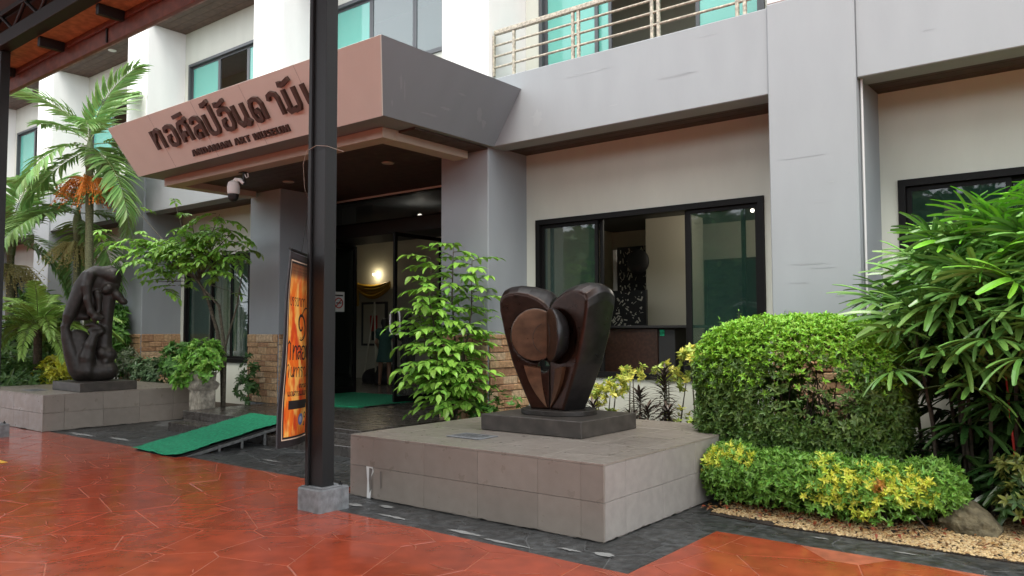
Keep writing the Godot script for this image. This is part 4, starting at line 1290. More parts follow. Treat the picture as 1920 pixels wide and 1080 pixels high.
func heart_sculpture() -> void:
	var O := Vector3(-4.545, 0.775, -6.34)
	var o := thing("heart_sculpture", "dark bronze heart-shaped abstract sculpture holding two half discs", "sculpture", Vector3(-4.545, 0.727, -6.5))
	var st := begin()
	for s in [-1.0, 1.0]:
		var k: float = 1.0 + 0.01 * s
		lathe(st, [Vector2(0, 0), Vector2(0.31, 0.0), Vector2(0.315, 0.006), Vector2(0.315, 0.042 * k), Vector2(0.308, 0.049 * k), Vector2(0, 0.05 * k)], Vector3(-4.545 + 0.075 * s, 0.728, -6.5), 40)
	part("base", st.commit(), M.bronze_dark, o)
	var out2 := PackedVector2Array()
	for q in [[0, 0.0], [0.2, 0], [0.3, 0.22], [0.40, 0.46], [0.485, 0.75], [0.535, 0.97], [0.54, 1.06], [0.51, 1.115], [0.44, 1.145], [0.34, 1.155], [0.22, 1.135], [0.12, 1.09], [0.05, 1.04], [0, 0.985]]: out2.append(Vector2(q[0], q[1]))
	var phi := deg_to_rad(14.0)
	var wing := func(p: Vector3, s: float) -> float:
		var dir := Vector3(s * cos(phi), 0, sin(phi))
		var nn := Vector3(-s * sin(phi), 0, cos(phi))
		var u := p.dot(dir)
		var w := -p.dot(nn)
		var T := 0.30 + 0.07 * clampf(p.y, 0, 1.1)
		var t := clampf(w / T, 0.0, 1.0)
		var puff := sin(PI * clampf(t, 0.0, 1.0) * 0.9)
		var v := p.y - (0.085 + 0.05 * exp(-u * u * 60.0)) * puff * smoothstep(0.6, 1.05, p.y)
		var d2 := poly_d(Vector2(u - 0.04 * puff * smoothstep(0.15, 0.5, u), v), out2)
		d2 = maxf(d2, -u - 0.002)
		var dw := absf(w - T * 0.5) - T * 0.5
		var q := Vector2(d2 + 0.022, dw + 0.022)
		return minf(maxf(q.x, q.y), 0.0) + Vector2(maxf(q.x, 0), maxf(q.y, 0)).length() - 0.022
	var body := func(p: Vector3) -> float:
		var d: float = minf(wing.call(p, -1.0), wing.call(p, 1.0))
		# scooped face behind the discs and a slanting gap under them
		var e := Vector3(p.x / 0.4, (p.y - 0.72) / 0.34, (p.z - 0.12) / 0.17).length()
		d = maxf(d, -(e - 1.0) * 0.17)
		d = maxf(d, -cone_d(p, Vector3(0.0, 0.42, 0.1), Vector3(-0.36, 0.43, -0.45), 0.055, 0.075))
		return d
	var bm := nets(Vector3(-0.68, -0.03, -0.5), Vector3(0.68, 1.3, 0.25), 0.011, body, func(p: Vector3, n: Vector3) -> Color:
		var f := smoothstep(0.35, 0.8, n.z)
		return Color(0.042, 0.039, 0.038).lerp(Color(0.048, 0.022, 0.014), f))
	local_part("body", bm, M.bronze, o, Transform3D(Basis.IDENTITY, O))
	var ph2 := deg_to_rad(38.0)
	for s in [-1.0, 1.0]:
		var sg: float = s
		var disc := func(p: Vector3) -> float:
			var dir := Vector3(sg * cos(ph2), 0, sin(ph2))
			var nn := Vector3(-sg * sin(ph2), 0, cos(ph2))
			var u := p.dot(dir)
			var w := 0.03 - p.dot(nn)
			var t := clampf(w / 0.15, 0.0, 1.0)
			var k := 1.0 - 0.35 * t * t
			var e := Vector2((u - 0.135) / 0.245, (p.y - 0.735) / 0.262).length()
			var d2 := maxf((e - k) * 0.24, -u)
			var dw := absf(w - 0.075) - 0.075
			var q := Vector2(d2 + 0.012, dw + 0.012)
			return minf(maxf(q.x, q.y), 0.0) + Vector2(maxf(q.x, 0), maxf(q.y, 0)).length() - 0.012
		var tone := Color(0.18, 0.098, 0.058) if s < 0 else Color(0.12, 0.066, 0.042)
		var nf := Vector3(-s * sin(ph2), 0, cos(ph2))
		var dm := nets(Vector3(-0.4, 0.42, -0.2), Vector3(0.4, 1.05, 0.4), 0.0105, disc, func(_p: Vector3, n: Vector3) -> Color:
			return Color(0.04, 0.038, 0.038).lerp(tone, smoothstep(0.75, 0.95, n.dot(nf))))
		local_part("half_disc", dm, M.bronze, o, Transform3D(Basis.IDENTITY, O))
		# incised arc across the disc
		var pts := []
		var rr := []
		for i in 13:
			var th := lerpf(-1.25, 1.25, i / 12.0)
			var u := 0.03 + (0.13 if s < 0 else 0.1) * cos(th)
			pts.append(O + Vector3(sg * cos(ph2), 0, sin(ph2)) * u + nf * 0.031 + Vector3(0, 0.70 + 0.15 * sin(th), 0)); rr.append(0.003)
		part("incised_arc", tubem(pts, rr, 5), M.bronze_dark, o)
		# the bright bevelled petal below
		var W := func(u: float, v: float, w: float) -> Vector3:
			return O + Vector3(s * cos(phi), 0, sin(phi)) * u + Vector3(-s * sin(phi), 0, cos(phi)) * w + Vector3(0, v, 0)
		st = begin()
		var A: Vector3 = W.call(0.28, 0.43, 0.012)
		var A2: Vector3 = W.call(0.25, 0.43, 0.05)
		var B: Vector3 = W.call(0.09, 0.40, 0.004)
		var B2: Vector3 = W.call(0.045, 0.25, 0.004)
		var C: Vector3 = W.call(0.02, 0.02, 0.012)
		var C0: Vector3 = W.call(0.03, 0.02, -0.02)
		var A0: Vector3 = W.call(0.29, 0.43, -0.03)
		var B0: Vector3 = W.call(0.10, 0.42, -0.03)
		var fo := nf
		var K: Vector3 = W.call(0.20, 0.20, 0.035)
		var Kb: Vector3 = W.call(0.075, 0.20, 0.004)
		for i in 10:
			var t0 := i / 10.0
			var t1 := (i + 1) / 10.0
			var o0 := A2.bezier_interpolate(A2.lerp(K, 0.7), C.lerp(K, 0.7), C, t0)
			var o1 := A2.bezier_interpolate(A2.lerp(K, 0.7), C.lerp(K, 0.7), C, t1)
			var i0 := B.bezier_interpolate(B.lerp(Kb, 0.7), C.lerp(Kb, 0.7), C + (B2 - C) * 0.02, t0)
			var i1 := B.bezier_interpolate(B.lerp(Kb, 0.7), C.lerp(Kb, 0.7), C + (B2 - C) * 0.02, t1)
			quad(st, o0, o1, i1, i0, fo)
			var bk := -Vector3(-s * sin(phi), 0, cos(phi)) * 0.07
			quad(st, o0, o1, o1 + bk, o0 + bk, Vector3(s, 0, 0.3))
		tri(st, A2, A0, B0, Vector3(0, 1, 0)); tri(st, A2, B0, B, Vector3(0, 1, 0))
		local_part("petal", st.commit(), M.petal_bronze, o)

# ------------------------------------------------------------------ bending mother and child, dark bronze
func mother_sculpture() -> void:
	var base := Vector3(-13.95, 0.72, -6.19)
	var o := thing("mother_child_sculpture", "dark smooth sculpture of a bending figure reaching down to a reclining child", "sculpture", base)
	var bones := []
	# x and y read off a drawing 648 wide in which 473 is one metre; last number is the depth of the bone, then its radii
	for b in [
		[122, 525, 142, 445, 30, 48, 0], [142, 445, 180, 335, 48, 54, 0], [180, 335, 222, 215, 54, 60, 0], [222, 215, 268, 140, 60, 62, 0], [268, 140, 330, 100, 62, 62, 0], [330, 100, 390, 105, 62, 56, 0],
		[190, 430, 240, 280, 55, 70, -60], [240, 280, 330, 150, 70, 80, -40], [330, 170, 420, 200, 80, 60, -30], [170, 455, 270, 455, 30, 30, -40], [215, 405, 265, 210, 62, 90, -70], [300, 330, 330, 160, 80, 90, -50], [350, 300, 372, 430, 70, 48, -60],
		[448, 124, 446, 116, 62, 62, 14], [466, 160, 474, 200, 44, 28, 8], [395, 66, 425, 60, 22, 26, 15],
		[285, 120, 262, 210, 40, 33, 55], [262, 210, 268, 320, 33, 28, 70], [268, 320, 295, 420, 28, 26, 80], [295, 420, 330, 455, 26, 26, 82],
		[330, 455, 385, 462, 18, 9, 84], [325, 470, 365, 482, 16, 9, 88], [315, 470, 325, 505, 16, 9, 84], [330, 440, 375, 448, 14, 8, 70],
		[420, 200, 412, 300, 60, 62, -15], [412, 300, 405, 400, 62, 58, -15], [405, 400, 400, 560, 58, 48, -15], [400, 560, 395, 740, 48, 62, -20], [395, 740, 390, 880, 62, 80, -20],
		[418, 222, 400, 240, 36, 34, 50], [335, 262, 345, 300, 26, 24, 45], [345, 300, 350, 410, 24, 18, 50],
		[440, 230, 485, 285, 40, 34, 20], [485, 285, 525, 328, 32, 26, 35], [520, 332, 540, 336, 20, 18, 38],
		[112, 535, 130, 620, 28, 42, 0], [130, 620, 165, 740, 42, 58, 0], [165, 740, 205, 870, 58, 66, 0], [205, 870, 235, 915, 62, 56, 0],
		[190, 600, 235, 720, 44, 62, -30], [215, 640, 260, 880, 80, 95, -50], [365, 620, 360, 850, 58, 85, -55], [235, 720, 270, 850, 62, 80, -20], [230, 905, 340, 895, 66, 84, 0], [340, 895, 420, 895, 84, 76, 0],
		[372, 575, 325, 595, 22, 30, 50], [325, 595, 295, 680, 30, 42, 55], [295, 680, 275, 780, 42, 54, 50], [275, 780, 275, 885, 54, 66, 40],
		[300, 570, 330, 545, 26, 30, 30], [330, 545, 372, 556, 30, 24, 30], [265, 525, 310, 515, 12, 14, 40], [310, 515, 350, 530, 14, 12, 45],
		[425, 765, 424, 760, 64, 62, 10], [385, 750, 380, 740, 40, 36, 40], [425, 890, 440, 885, 66, 62, 25], [405, 820, 410, 815, 22, 22, 50],
	]:
		bones.append([Vector3((b[0] - 337) / 473.0, (970 - b[1]) / 473.0, b[6] / 473.0), Vector3((b[2] - 337) / 473.0, (970 - b[3]) / 473.0, b[6] / 473.0), b[4] / 473.0, b[5] / 473.0])
	var m := nets(Vector3(-0.62, -0.08, -0.36), Vector3(0.56, 2.06, 0.36), 0.016, func(p: Vector3) -> float:
		return maxf(bones_d(p, bones, 0.04), -p.y))
	local_part("figures", m, M.bronze_dark, o, Transform3D(Basis(Vector3.UP, deg_to_rad(66.2)), base))

# ------------------------------------------------------------------ banner
func banner() -> void:
	var o := thing("banner", "tall orange cloth banner with black border hung beside the near post", "banner", Vector3(-5.85, 0.5, -4.35))
	var S := 2
	var w := 168 * S
	var h := 480 * S
	var im := Image.create(w, h, false, Image.FORMAT_RGB8)
	var fn := FastNoiseLite.new(); fn.seed = 5; fn.frequency = 0.012; fn.fractal_octaves = 4
	for yy in h:
		for xx in w:
			var x: int = xx / S
			var y: int = yy / S
			var t := fn.get_noise_2d(xx * 1.3 + 60.0 * sin(yy * 0.006), yy * 0.35)
			var c := Color(0.93, 0.42, 0.06).lerp(Color(0.98, 0.74, 0.36), clampf(0.45 + t * 1.9, 0, 1))
			c = c.lerp(Color(0.8, 0.2, 0.03), clampf(fn.get_noise_2d(xx + 500.0, yy * 0.4) * 1.8 - 0.1, 0, 0.8))
			if y < 110: c = c.lerp(Color(0.93, 0.75, 0.5), (110 - y) / 150.0)
			if y < 62: c = c.lerp(Color(0.34, 0.2, 0.14), 0.75 * clampf((62 - y) / 14.0, 0, 1))
			var ex := mini(x, 167 - x)
			var ey := mini(y, 479 - y)
			var e := mini(ex, ey)
			if e < 25: c = Color(0.1, 0.075, 0.075)
			if e < 20: c = Color(0.82, 0.72, 0.62)
			if e < 17: c = Color(0.13, 0.10, 0.105)
			if e < 12 and y < 40: c = c.lerp(Color(0.3, 0.28, 0.28), 0.5)
			if y > 24 and y < 46 and x > 28 and x < 140 and (x / 5) % 2 == 0 and (y / 4) % 2 == 0: c = c.lerp(Color(0.1, 0.07, 0.06), 0.4)
			im.set_pixel(xx, yy, c)
	var ink := Color(0.13, 0.07, 0.05)
	var word := func(gs: Array, x: float, base: float, size: float, wd: float) -> void:
		for g in gs:
			var width := 0.62
			for pl in glyph(g):
				for i in pl.size() - 1:
					var a: Vector2 = pl[i]
					var b: Vector2 = pl[i + 1]
					for k in 15:
						var p := a.lerp(b, k / 14.0)
						var px := (x + p.x * size) * S
						var py := (base - p.y * size) * S
						for yy in range(int(py - wd * S), int(py + wd * S) + 1):
							for xx in range(int(px - wd * S), int(px + wd * S) + 1):
								if xx > 0 and yy > 0 and xx < w and yy < h and Vector2(xx - px, yy - py).length() <= wd * S: im.set_pixel(xx, yy, ink)
			if g in ["i", "hat", "kill"]: width = 0.0
			x += width * size
	word.call(["bo", "ro", "ro", "yo", "a", "ko", "a"], 32, 128, 20, 1.2)
	# the ornate numeral: a double spiral with a rising tail
	for r in 2:
		for i in 520:
			var t := i / 519.0
			var a := 0.6 + t * 7.6
			var rad := 9.0 + 30.0 * t
			var px := (92.0 + cos(a) * rad * 0.62) * S
			var py := (176.0 + sin(a) * rad * (1.0 - r * 0.14)) * S
			var wd := (3.6 if r == 0 else 1.0) * (1.0 - absf(t - 0.45))
			for yy in range(int(py - wd * S), int(py + wd * S) + 1):
				for xx in range(int(px - wd * S), int(px + wd * S) + 1):
					if Vector2(xx - px, yy - py).length() <= wd * S and xx < w - 26 * S: im.set_pixel(xx, yy, ink)
	for i in 180:
		var t := i / 179.0
		for k in 8: im.set_pixel(int((98 + 40 * t) * S), int((148 - 26 * sin(t * 2.4) + 12 * t) * S + k), ink)
	word.call(["ai", "ho", "lo", "o", "no"], 28, 262, 34, 2.2)
	word.call(["ai", "no", "tho", "a", "ro", "a", "mo"], 28, 306, 24, 1.3)
	word.call(["no", "tho", "no", "tho", "a", "no", "so"], 84, 334, 9, 0.7)
	word.call(["no", "bo", "o", "no", "so", "a", "ro", "yo", "no", "mo", "lo", "no", "bo", "ko", "a"], 36, 354, 11, 0.8)
	im.fill_rect(Rect2i(42 * S, 366 * S, 92 * S, 22 * S), Color(0.12, 0.09, 0.08))
	for y in range(400 * S, 432 * S):
		for x in range(88 * S, 120 * S):
			var r := Vector2(x / float(S) - 104, y / float(S) - 416).length()
			if r < 15: im.set_pixel(x, y, Color(0.42, 0.5, 0.72) if r > 8 else Color(0.75, 0.78, 0.86))
	for y in range(398 * S, 416 * S):
		for x in range(124 * S, 138 * S):
			var r := Vector2(x / float(S) - 131, (y / float(S) - 407) * 0.8).length()
			if r < 6.5 and r > 3.5: im.set_pixel(x, y, ink)
	word.call(["no", "mo"], 123, 434, 10, 0.8)
	var tex := ImageTexture.create_from_image(im)
	var m := mat("banner_print", Color(1, 1, 1), 0.75); m.albedo_texture = tex
	# corners hang from the post: left edge nearer, bottom pulled out
	var TL := Vector3(-5.61, 2.23, -4.07)
	var TR := Vector3(-5.885, 2.2, -4.52)
	var BL := Vector3(-5.76, 0.55, -4.07)
	var BR := Vector3(-5.975, 0.55, -4.57)
	var st := begin()
	var nu := 20
	var nv := 44
	var P := func(i: int, j: int) -> Vector3:
		var u := float(i) / nu
		var v := float(j) / nv
		var p := TL.lerp(TR, u).lerp(BL.lerp(BR, u), v)
		var nn := (TR - TL).cross(BL - TL).normalized()
		return p + nn * (0.018 * sin(u * 4.2 + v * 3.0) * (0.4 + v) + 0.008 * sin(v * 9.0))
	for j in nv:
		for i in nu:
			for t in [[[0, 0], [1, 0], [1, 1]], [[0, 0], [1, 1], [0, 1]]]:
				var pv := []
				var pu := []
				for c in t:
					pv.append(P.call(i + c[0], j + c[1])); pu.append(Vector2((i + c[0]) / float(nu), (j + c[1]) / float(nv)))
				var fl: bool = (pv[1] - pv[0]).cross(pv[2] - pv[0]).dot(Vector3(1, 0, 0.4)) > 0.0
				for k in ([0, 2, 1] if fl else [0, 1, 2]):
					st.set_uv(pu[k]); st.add_vertex(pv[k])
	st.index(); st.generate_normals()
	part("cloth", st.commit(), m, o)
	st = begin()
	tube(st, [TL + Vector3(0.005, 0.02, 0.01), TR + Vector3(0, 0.02, 0)], [0.012, 0.012], 8)
	part("top_rod", st.commit(), M.steel_black, o)
	st = begin()
	var q1 := []
	var r1 := []
	for j in nv + 1:
		q1.append(P.call(0, j)); r1.append(0.006)
	tube(st, q1, r1, 5)
	part("hem_cord", st.commit(), M.frame_grey, o)
	st = begin()
	tube(st, [TR + Vector3(0, 0.02, 0), Vector3(-5.84, 2.75, -4.44)], [0.004, 0.004], 5)
	tube(st, [TL.lerp(TR, 0.45) + Vector3(0, 0.02, 0), Vector3(-5.83, 2.75, -4.43)], [0.0025, 0.0025], 5)
	tube(st, [BR, Vector3(-5.75, 0.62, -4.45)], [0.004, 0.004], 5)
	part("tie", st.commit(), M.steel_black, o)

func small_things() -> void:
	# dome camera under the canopy trim
	var c := Vector3(-10.78, 4.02, -6.93)
	var o := thing("security_camera", "white dome security camera hanging under the sign canopy", "camera", c)
	var st := begin()
	cbox(st, c + Vector3(-0.06, -0.012, -0.05), c + Vector3(0.06, -0.001, 0.05), 0.003)
	tube(st, [c + Vector3(0.02, -0.01, 0), c + Vector3(0.02, -0.2, 0)], [0.022, 0.022], 8)
	part("bracket", st.commit(), M.steel_black, o)
	st = begin()
	tube(st, [c + Vector3(0.02, -0.18, 0), c + Vector3(-0.04, -0.12, 0.03), c + Vector3(-0.13, -0.11, 0.05), c + Vector3(-0.17, -0.16, 0.06)], [0.03, 0.03, 0.032, 0.04], 10)
	part("arm", st.commit(), M.white_plain, o)
	st = begin()
	lathe(st, [Vector2(0, -0.25), Vector2(0.05, -0.24), Vector2(0.09, -0.2), Vector2(0.098, -0.1), Vector2(0.08, -0.03), Vector2(0.03, 0.0), Vector2(0, 0)].duplicate(), c + Vector3(-0.17, -0.12, 0.06), 20)
	part("housing", st.commit(), M.white_plain, o)
	st = begin()
	lathe(st, [Vector2(0, -0.335), Vector2(0.04, -0.325), Vector2(0.072, -0.29), Vector2(0.084, -0.24), Vector2(0.084, -0.215), Vector2(0, -0.215)].duplicate(), c + Vector3(-0.17, -0.12, 0.06), 20)
	part("dome", st.commit(), M.black_plain, o)
	st = begin()
	tube(st, [c + Vector3(0.03, -0.03, 0), c + Vector3(0.08, -0.1, 0.0), c + Vector3(0.13, -0.09, 0), c + Vector3(0.12, -0.03, 0)], [0.007, 0.007, 0.007, 0.007], 6)
	part("cable", st.commit(), M.white_plain, o)
	# no-smoking notice on the left door leaf
	o = thing("no_smoking_sign", "small white no smoking notice on the dark left door", "sign", Vector3(-12.85, 1.97, -10.52))
	part("board", boxm(Vector3(-12.852, 1.95, -10.66), Vector3(-12.846, 2.36, -10.36), 0.001), M.white_plain, o)
	st = begin()
	var pts := []
	var rad := []
	for i in 25:
		var a := TAU * i / 24.0
		pts.append(Vector3(-12.842, 2.13 + 0.1 * sin(a), -10.51 + 0.1 * cos(a))); rad.append(0.012)
	tube(st, pts, rad, 6, false)
	tube(st, [Vector3(-12.84, 2.2, -10.58), Vector3(-12.84, 2.06, -10.44)], [0.01, 0.01], 6)
	part("red_ring", st.commit(), M.red_plain, o)
	st = begin()
	cbox(st, Vector3(-12.845, 2.118, -10.58), Vector3(-12.8425, 2.142, -10.44), 0.001)
	cbox(st, Vector3(-12.845, 2.27, -10.62), Vector3(-12.8425, 2.3, -10.4), 0.001)
	part("print", st.commit(), M.black_plain, o)
	# rock in the bed
	var fn := FastNoiseLite.new(); fn.seed = 9; fn.frequency = 3.0
	var rc := Vector3(-1.06, 0.07, -6.98)
	o = thing("rock", "rounded mossy rock lying on the gravel at the hedge's right end", "rock", Vector3(-1.06, 0, -6.98))
	part("stone", nets(rc + Vector3(-0.26, -0.12, -0.22), rc + Vector3(0.26, 0.24, 0.22), 0.016, func(p: Vector3) -> float:
		var q := (p - rc) * Vector3(0.85, 1.05, 1.0)
		return (q.length() - 0.17 - 0.05 * fn.get_noise_3dv(p) - 0.03 * fn.get_noise_3dv(p * 2.3) + maxf(0.0, q.x + q.y - 0.17) * 0.6) * 0.75), M.rock, o)

# ------------------------------------------------------------------ two visitors inside the hall, seen from behind
func person(label: String, at: Vector3, turn: float, H: float, skirted: bool) -> void:
	var o := thing("person", label, "person", at)
	var k := H / 1.7
	var s := 1.0 if not skirted else 0.92
	var j := {
		"pel": Vector3(0, 0.93, 0), "chest": Vector3(0, 1.28, 0.01), "neck": Vector3(0, 1.43, 0), "head": Vector3(0, 1.575, 0.02),
		"shL": Vector3(-0.17 * s, 1.37, 0), "shR": Vector3(0.17 * s, 1.37, 0), "elL": Vector3(-0.24, 1.1, -0.02), "elR": Vector3(0.23, 1.1, 0.0),
		"wrL": Vector3(-0.25, 0.86, 0.05), "wrR": Vector3(0.2, 0.95, 0.2), "hipL": Vector3(-0.09, 0.9, 0), "hipR": Vector3(0.09, 0.9, 0),
		"knL": Vector3(-0.1, 0.5, 0.02), "knR": Vector3(0.12, 0.5, 0.03), "anL": Vector3(-0.1, 0.08, -0.02), "anR": Vector3(0.14, 0.08, 0.02), "toL": Vector3(-0.12, 0.03, 0.15), "toR": Vector3(0.18, 0.03, 0.18)}
	var B := []
	for b in [["pel", "chest", 0.125, 0.135], ["chest", "neck", 0.12, 0.055], ["neck", "head", 0.05, 0.06], ["head", "head", 0.098, 0.098], ["shL", "shR", 0.062, 0.062], ["shL", "elL", 0.05, 0.04], ["elL", "wrL", 0.04, 0.027], ["shR", "elR", 0.05, 0.04], ["elR", "wrR", 0.04, 0.027],
		["hipL", "knL", 0.085, 0.055], ["knL", "anL", 0.056, 0.036], ["anL", "toL", 0.04, 0.028], ["hipR", "knR", 0.085, 0.055], ["knR", "anR", 0.056, 0.036], ["anR", "toR", 0.04, 0.028]]:
		B.append([j[b[0]] * k, j[b[1]] * k, b[2] * k, b[3] * k])
	B.append([Vector3(0, 1.56, 0.105) * k, Vector3(0, 1.545, 0.125) * k, 0.014 * k, 0.016 * k])   # nose
	B.append([Vector3(-0.095, 1.57, 0.01) * k, Vector3(-0.1, 1.59, 0.0) * k, 0.018 * k, 0.02 * k])
	B.append([Vector3(0.095, 1.57, 0.01) * k, Vector3(0.1, 1.59, 0.0) * k, 0.018 * k, 0.02 * k])
	for sd in ["L", "R"]:
		var wr: Vector3 = j["wr" + sd] * k
		var el: Vector3 = j["el" + sd] * k
		var d := (wr - el).normalized()
		var side := d.cross(Vector3(1, 0, 0)).normalized()
		B.append([wr, wr + d * 0.07, 0.028, 0.034])
		for f in 4: B.append([wr + d * 0.075 + side * (f - 1.5) * 0.02, wr + d * (0.145 - 0.008 * absf(f - 1.2)) + side * (f - 1.5) * 0.023 + Vector3(0, 0, 0.012), 0.009, 0.0075])
		B.append([wr + d * 0.03 + side * 0.03, wr + d * 0.085 + side * 0.062, 0.011, 0.009])
	var xf := Transform3D(Basis(Vector3.UP, turn), at)
	local_part("body", nets(Vector3(-0.42, -0.02, -0.25) * k, Vector3(0.42, 1.72, 0.42) * k, 0.017, func(p: Vector3) -> float: return bones_d(p, B, 0.035)), M.skin, o, xf)
	var hair := [[Vector3(0, 1.6, -0.01) * k, Vector3(0, 1.59, -0.02) * k, 0.108 * k, 0.1 * k]]
	if skirted: hair.append([Vector3(0, 1.62, -0.08) * k, Vector3(0, 1.36, -0.1) * k, 0.07 * k, 0.05 * k])
	local_part("hair", nets(Vector3(-0.16, 1.25, -0.26) * k, Vector3(0.16, 1.76, 0.16) * k, 0.014, func(p: Vector3) -> float: return maxf(bones_d(p, hair, 0.05), (p.z - 0.055 * k) + 0.6 * maxf(0.0, 1.6 * k - p.y) * 0.5)), M.hair, o, xf)
	var top := []
	for i in [0, 1, 4, 5, 7]: top.append([B[i][0], B[i][1], B[i][2] + 0.018, B[i][3] + 0.018])
	top[1][1] = j.neck * k + Vector3(0, -0.03, 0)
	if skirted:
		top[3][1] = B[5][0].lerp(B[5][1], 0.5); top[4][1] = B[7][0].lerp(B[7][1], 0.5)
		top.append([Vector3(0, 0.95, 0) * k, Vector3(0, 0.58, 0) * k, 0.15 * k, 0.23 * k])
		local_part("dress", nets(Vector3(-0.36, 0.5, -0.34) * k, Vector3(0.36, 1.52, 0.34) * k, 0.018, func(p: Vector3) -> float: return maxf(bones_d(p, top, 0.06), 0.6 * k - p.y)), M.teal_dress, o, xf)
	else:
		local_part("shirt", nets(Vector3(-0.4, 0.78, -0.3) * k, Vector3(0.4, 1.52, 0.3) * k, 0.018, func(p: Vector3) -> float: return maxf(bones_d(p, top, 0.05), 0.84 * k - p.y)), M.black_cloth, o, xf)
		var leg := []
		for i in [9, 10, 12, 13]: leg.append([B[i][0], B[i][1], B[i][2] + 0.022, B[i][3] + 0.03])
		leg.append([j.pel * k, j.pel * k, 0.14 * k, 0.14 * k])
		local_part("trousers", nets(Vector3(-0.3, 0.0, -0.25) * k, Vector3(0.3, 1.1, 0.25) * k, 0.02, func(p: Vector3) -> float: return maxf(maxf(bones_d(p, leg, 0.03), 0.09 * k - p.y), p.y - 0.98 * k)), M.black_cloth, o, xf)

func people() -> void:
	person("person in a teal patterned dress standing in the hall beside the portrait", Vector3(-14.05, 0.25, -12.9), deg_to_rad(215), 1.6, true)
	person("person in black clothes standing in the hall behind the right door handle", Vector3(-13.75, 0.25, -13.35), deg_to_rad(190), 1.74, false)

# ------------------------------------------------------------------ leaves and fronds
# a leaf along +x, face up, folded along its midrib and drooping towards the tip
func leaf_mesh(length: float, width: float, fold: float, droop: float, col: Color, blunt := false, nseg := 5) -> ArrayMesh:
	var st := begin()
	add_leaf(st, Transform3D.IDENTITY, length, width, fold, droop, col, blunt, nseg)
	return st.commit()

func add_leaf(st: SurfaceTool, xf: Transform3D, length: float, width: float, fold: float, droop: float, col: Color, blunt := false, nseg := 5) -> void:
	var L := []
	var Mi := []
	var R := []
	for i in nseg + 1:
		var t := float(i) / nseg
		var w := width * 0.5 * pow(sin(PI * pow(t, 0.8)), 0.85) if not blunt else width * 0.5 * minf(1.0, 0.35 + t * 2.6) * (1.0 if t < 0.92 else 0.55)
		if not blunt and (i == 0 or i == nseg): w = width * 0.02
		var x := length * t
		var y := droop * length * t * t
		Mi.append(Vector3(x, y, 0)); L.append(Vector3(x, y + fold * w, -w)); R.append(Vector3(x, y + fold * w, w))
	for i in nseg:
		var sl := Vector3(-(Mi[i + 1].y - Mi[i].y), Mi[i + 1].x - Mi[i].x, 0).normalized()
		for side in [[L, 1.0], [R, -1.0]]:
			var e: Array = side[0]
			var n := (sl + Vector3(0, 0, fold * side[1])).normalized()
			for t in [[Mi[i], Mi[i + 1], e[i + 1]], [Mi[i], e[i + 1], e[i]]]:
				var fl: bool = (t[1] - t[0]).cross(t[2] - t[0]).dot(n) > 0.0
				for k in ([0, 2, 1] if fl else [0, 1, 2]):
					st.set_color(col); st.set_normal((xf.basis * n).normalized()); st.add_vertex(xf * t[k])

# a tuft: leaves round a short axis along +y
func tuft(n: int, length: float, width: float, rise: float, cols: Array, seed_: int, stemlen := 0.0, nseg := 3) -> ArrayMesh:
	var r := RandomNumberGenerator.new(); r.seed = seed_
	var st := begin()
	for i in n:
		var a := i * 2.4 + r.randf_range(-0.3, 0.3)
		var e := rise + r.randf_range(-0.35, 0.35)
		var d := Vector3(cos(a) * cos(e), sin(e), sin(a) * cos(e))
		var b := lb(d, Vector3.UP)
		var k := r.randf_range(0.75, 1.15)
		add_leaf(st, Transform3D(b, Vector3(0, stemlen * float(i) / n, 0)), length * k, width * k, 0.35, r.randf_range(-0.35, -0.05), cols[r.randi() % cols.size()], false, nseg)
	return st.commit()

func up_basis(n: Vector3, spin: float, s: float) -> Basis:
	var x := n.cross(Vector3(0.13, 0.2, 0.97)).normalized()
	var b := Basis(x, n, x.cross(n)).orthonormalized()
	return (b * Basis(Vector3.UP, spin)).scaled_local(Vector3.ONE * s)

# a pinnate frond along +x, arching down; u-shaped leaflets on both sides
func pinnate(length: float, leaflet: float, width: float, n: int, arch: float, lift: float, lf_droop: float, cols: Array, seed_: int) -> ArrayMesh:
	var r := RandomNumberGenerator.new(); r.seed = seed_
	var st := begin()
	var pts := []
	var rad := []
	var P := func(t: float) -> Vector3: return Vector3(length * (t - 0.12 * arch * t * t * t), length * (lift * t - arch * t * t), 0)
	for i in 11:
		var t := i / 10.0
		pts.append(P.call(t)); rad.append(lerpf(0.012, 0.003, t))
	var stem := begin(); tube(stem, pts, rad, 5, false)
	var a := stem.commit_to_arrays()
	for i in a[Mesh.ARRAY_VERTEX].size():
		st.set_color(Color(0.16, 0.2, 0.06)); st.set_normal(a[Mesh.ARRAY_NORMAL][i]); st.add_vertex(a[Mesh.ARRAY_VERTEX][i])
	for i in n:
		var t := 0.14 + 0.86 * float(i) / (n - 1)
		var p: Vector3 = P.call(t)
		var d: Vector3 = (P.call(minf(t + 0.02, 1.0)) - P.call(t - 0.02)).normalized()
		var ll := leaflet * (0.55 + 0.9 * sin(PI * clampf(0.12 + t * 0.8, 0, 1))) * 0.72
		for s in [-1.0, 1.0]:
			var spread := lerpf(1.25, 0.5, t) + r.randf_range(-0.12, 0.12)
			var ld := (d * cos(spread) + Vector3(0, 0.28 + r.randf_range(-0.15, 0.15), s) * sin(spread)).normalized()
			var upv := (Vector3(0, 1, -s * 0.3) - d * 0.2).normalized()
			add_leaf(st, Transform3D(lb(ld, upv), p), ll * r.randf_range(0.9, 1.08), width, 0.5, lf_droop * r.randf_range(0.6, 1.3), cols[r.randi() % cols.size()], false, 4)
	return st.commit()

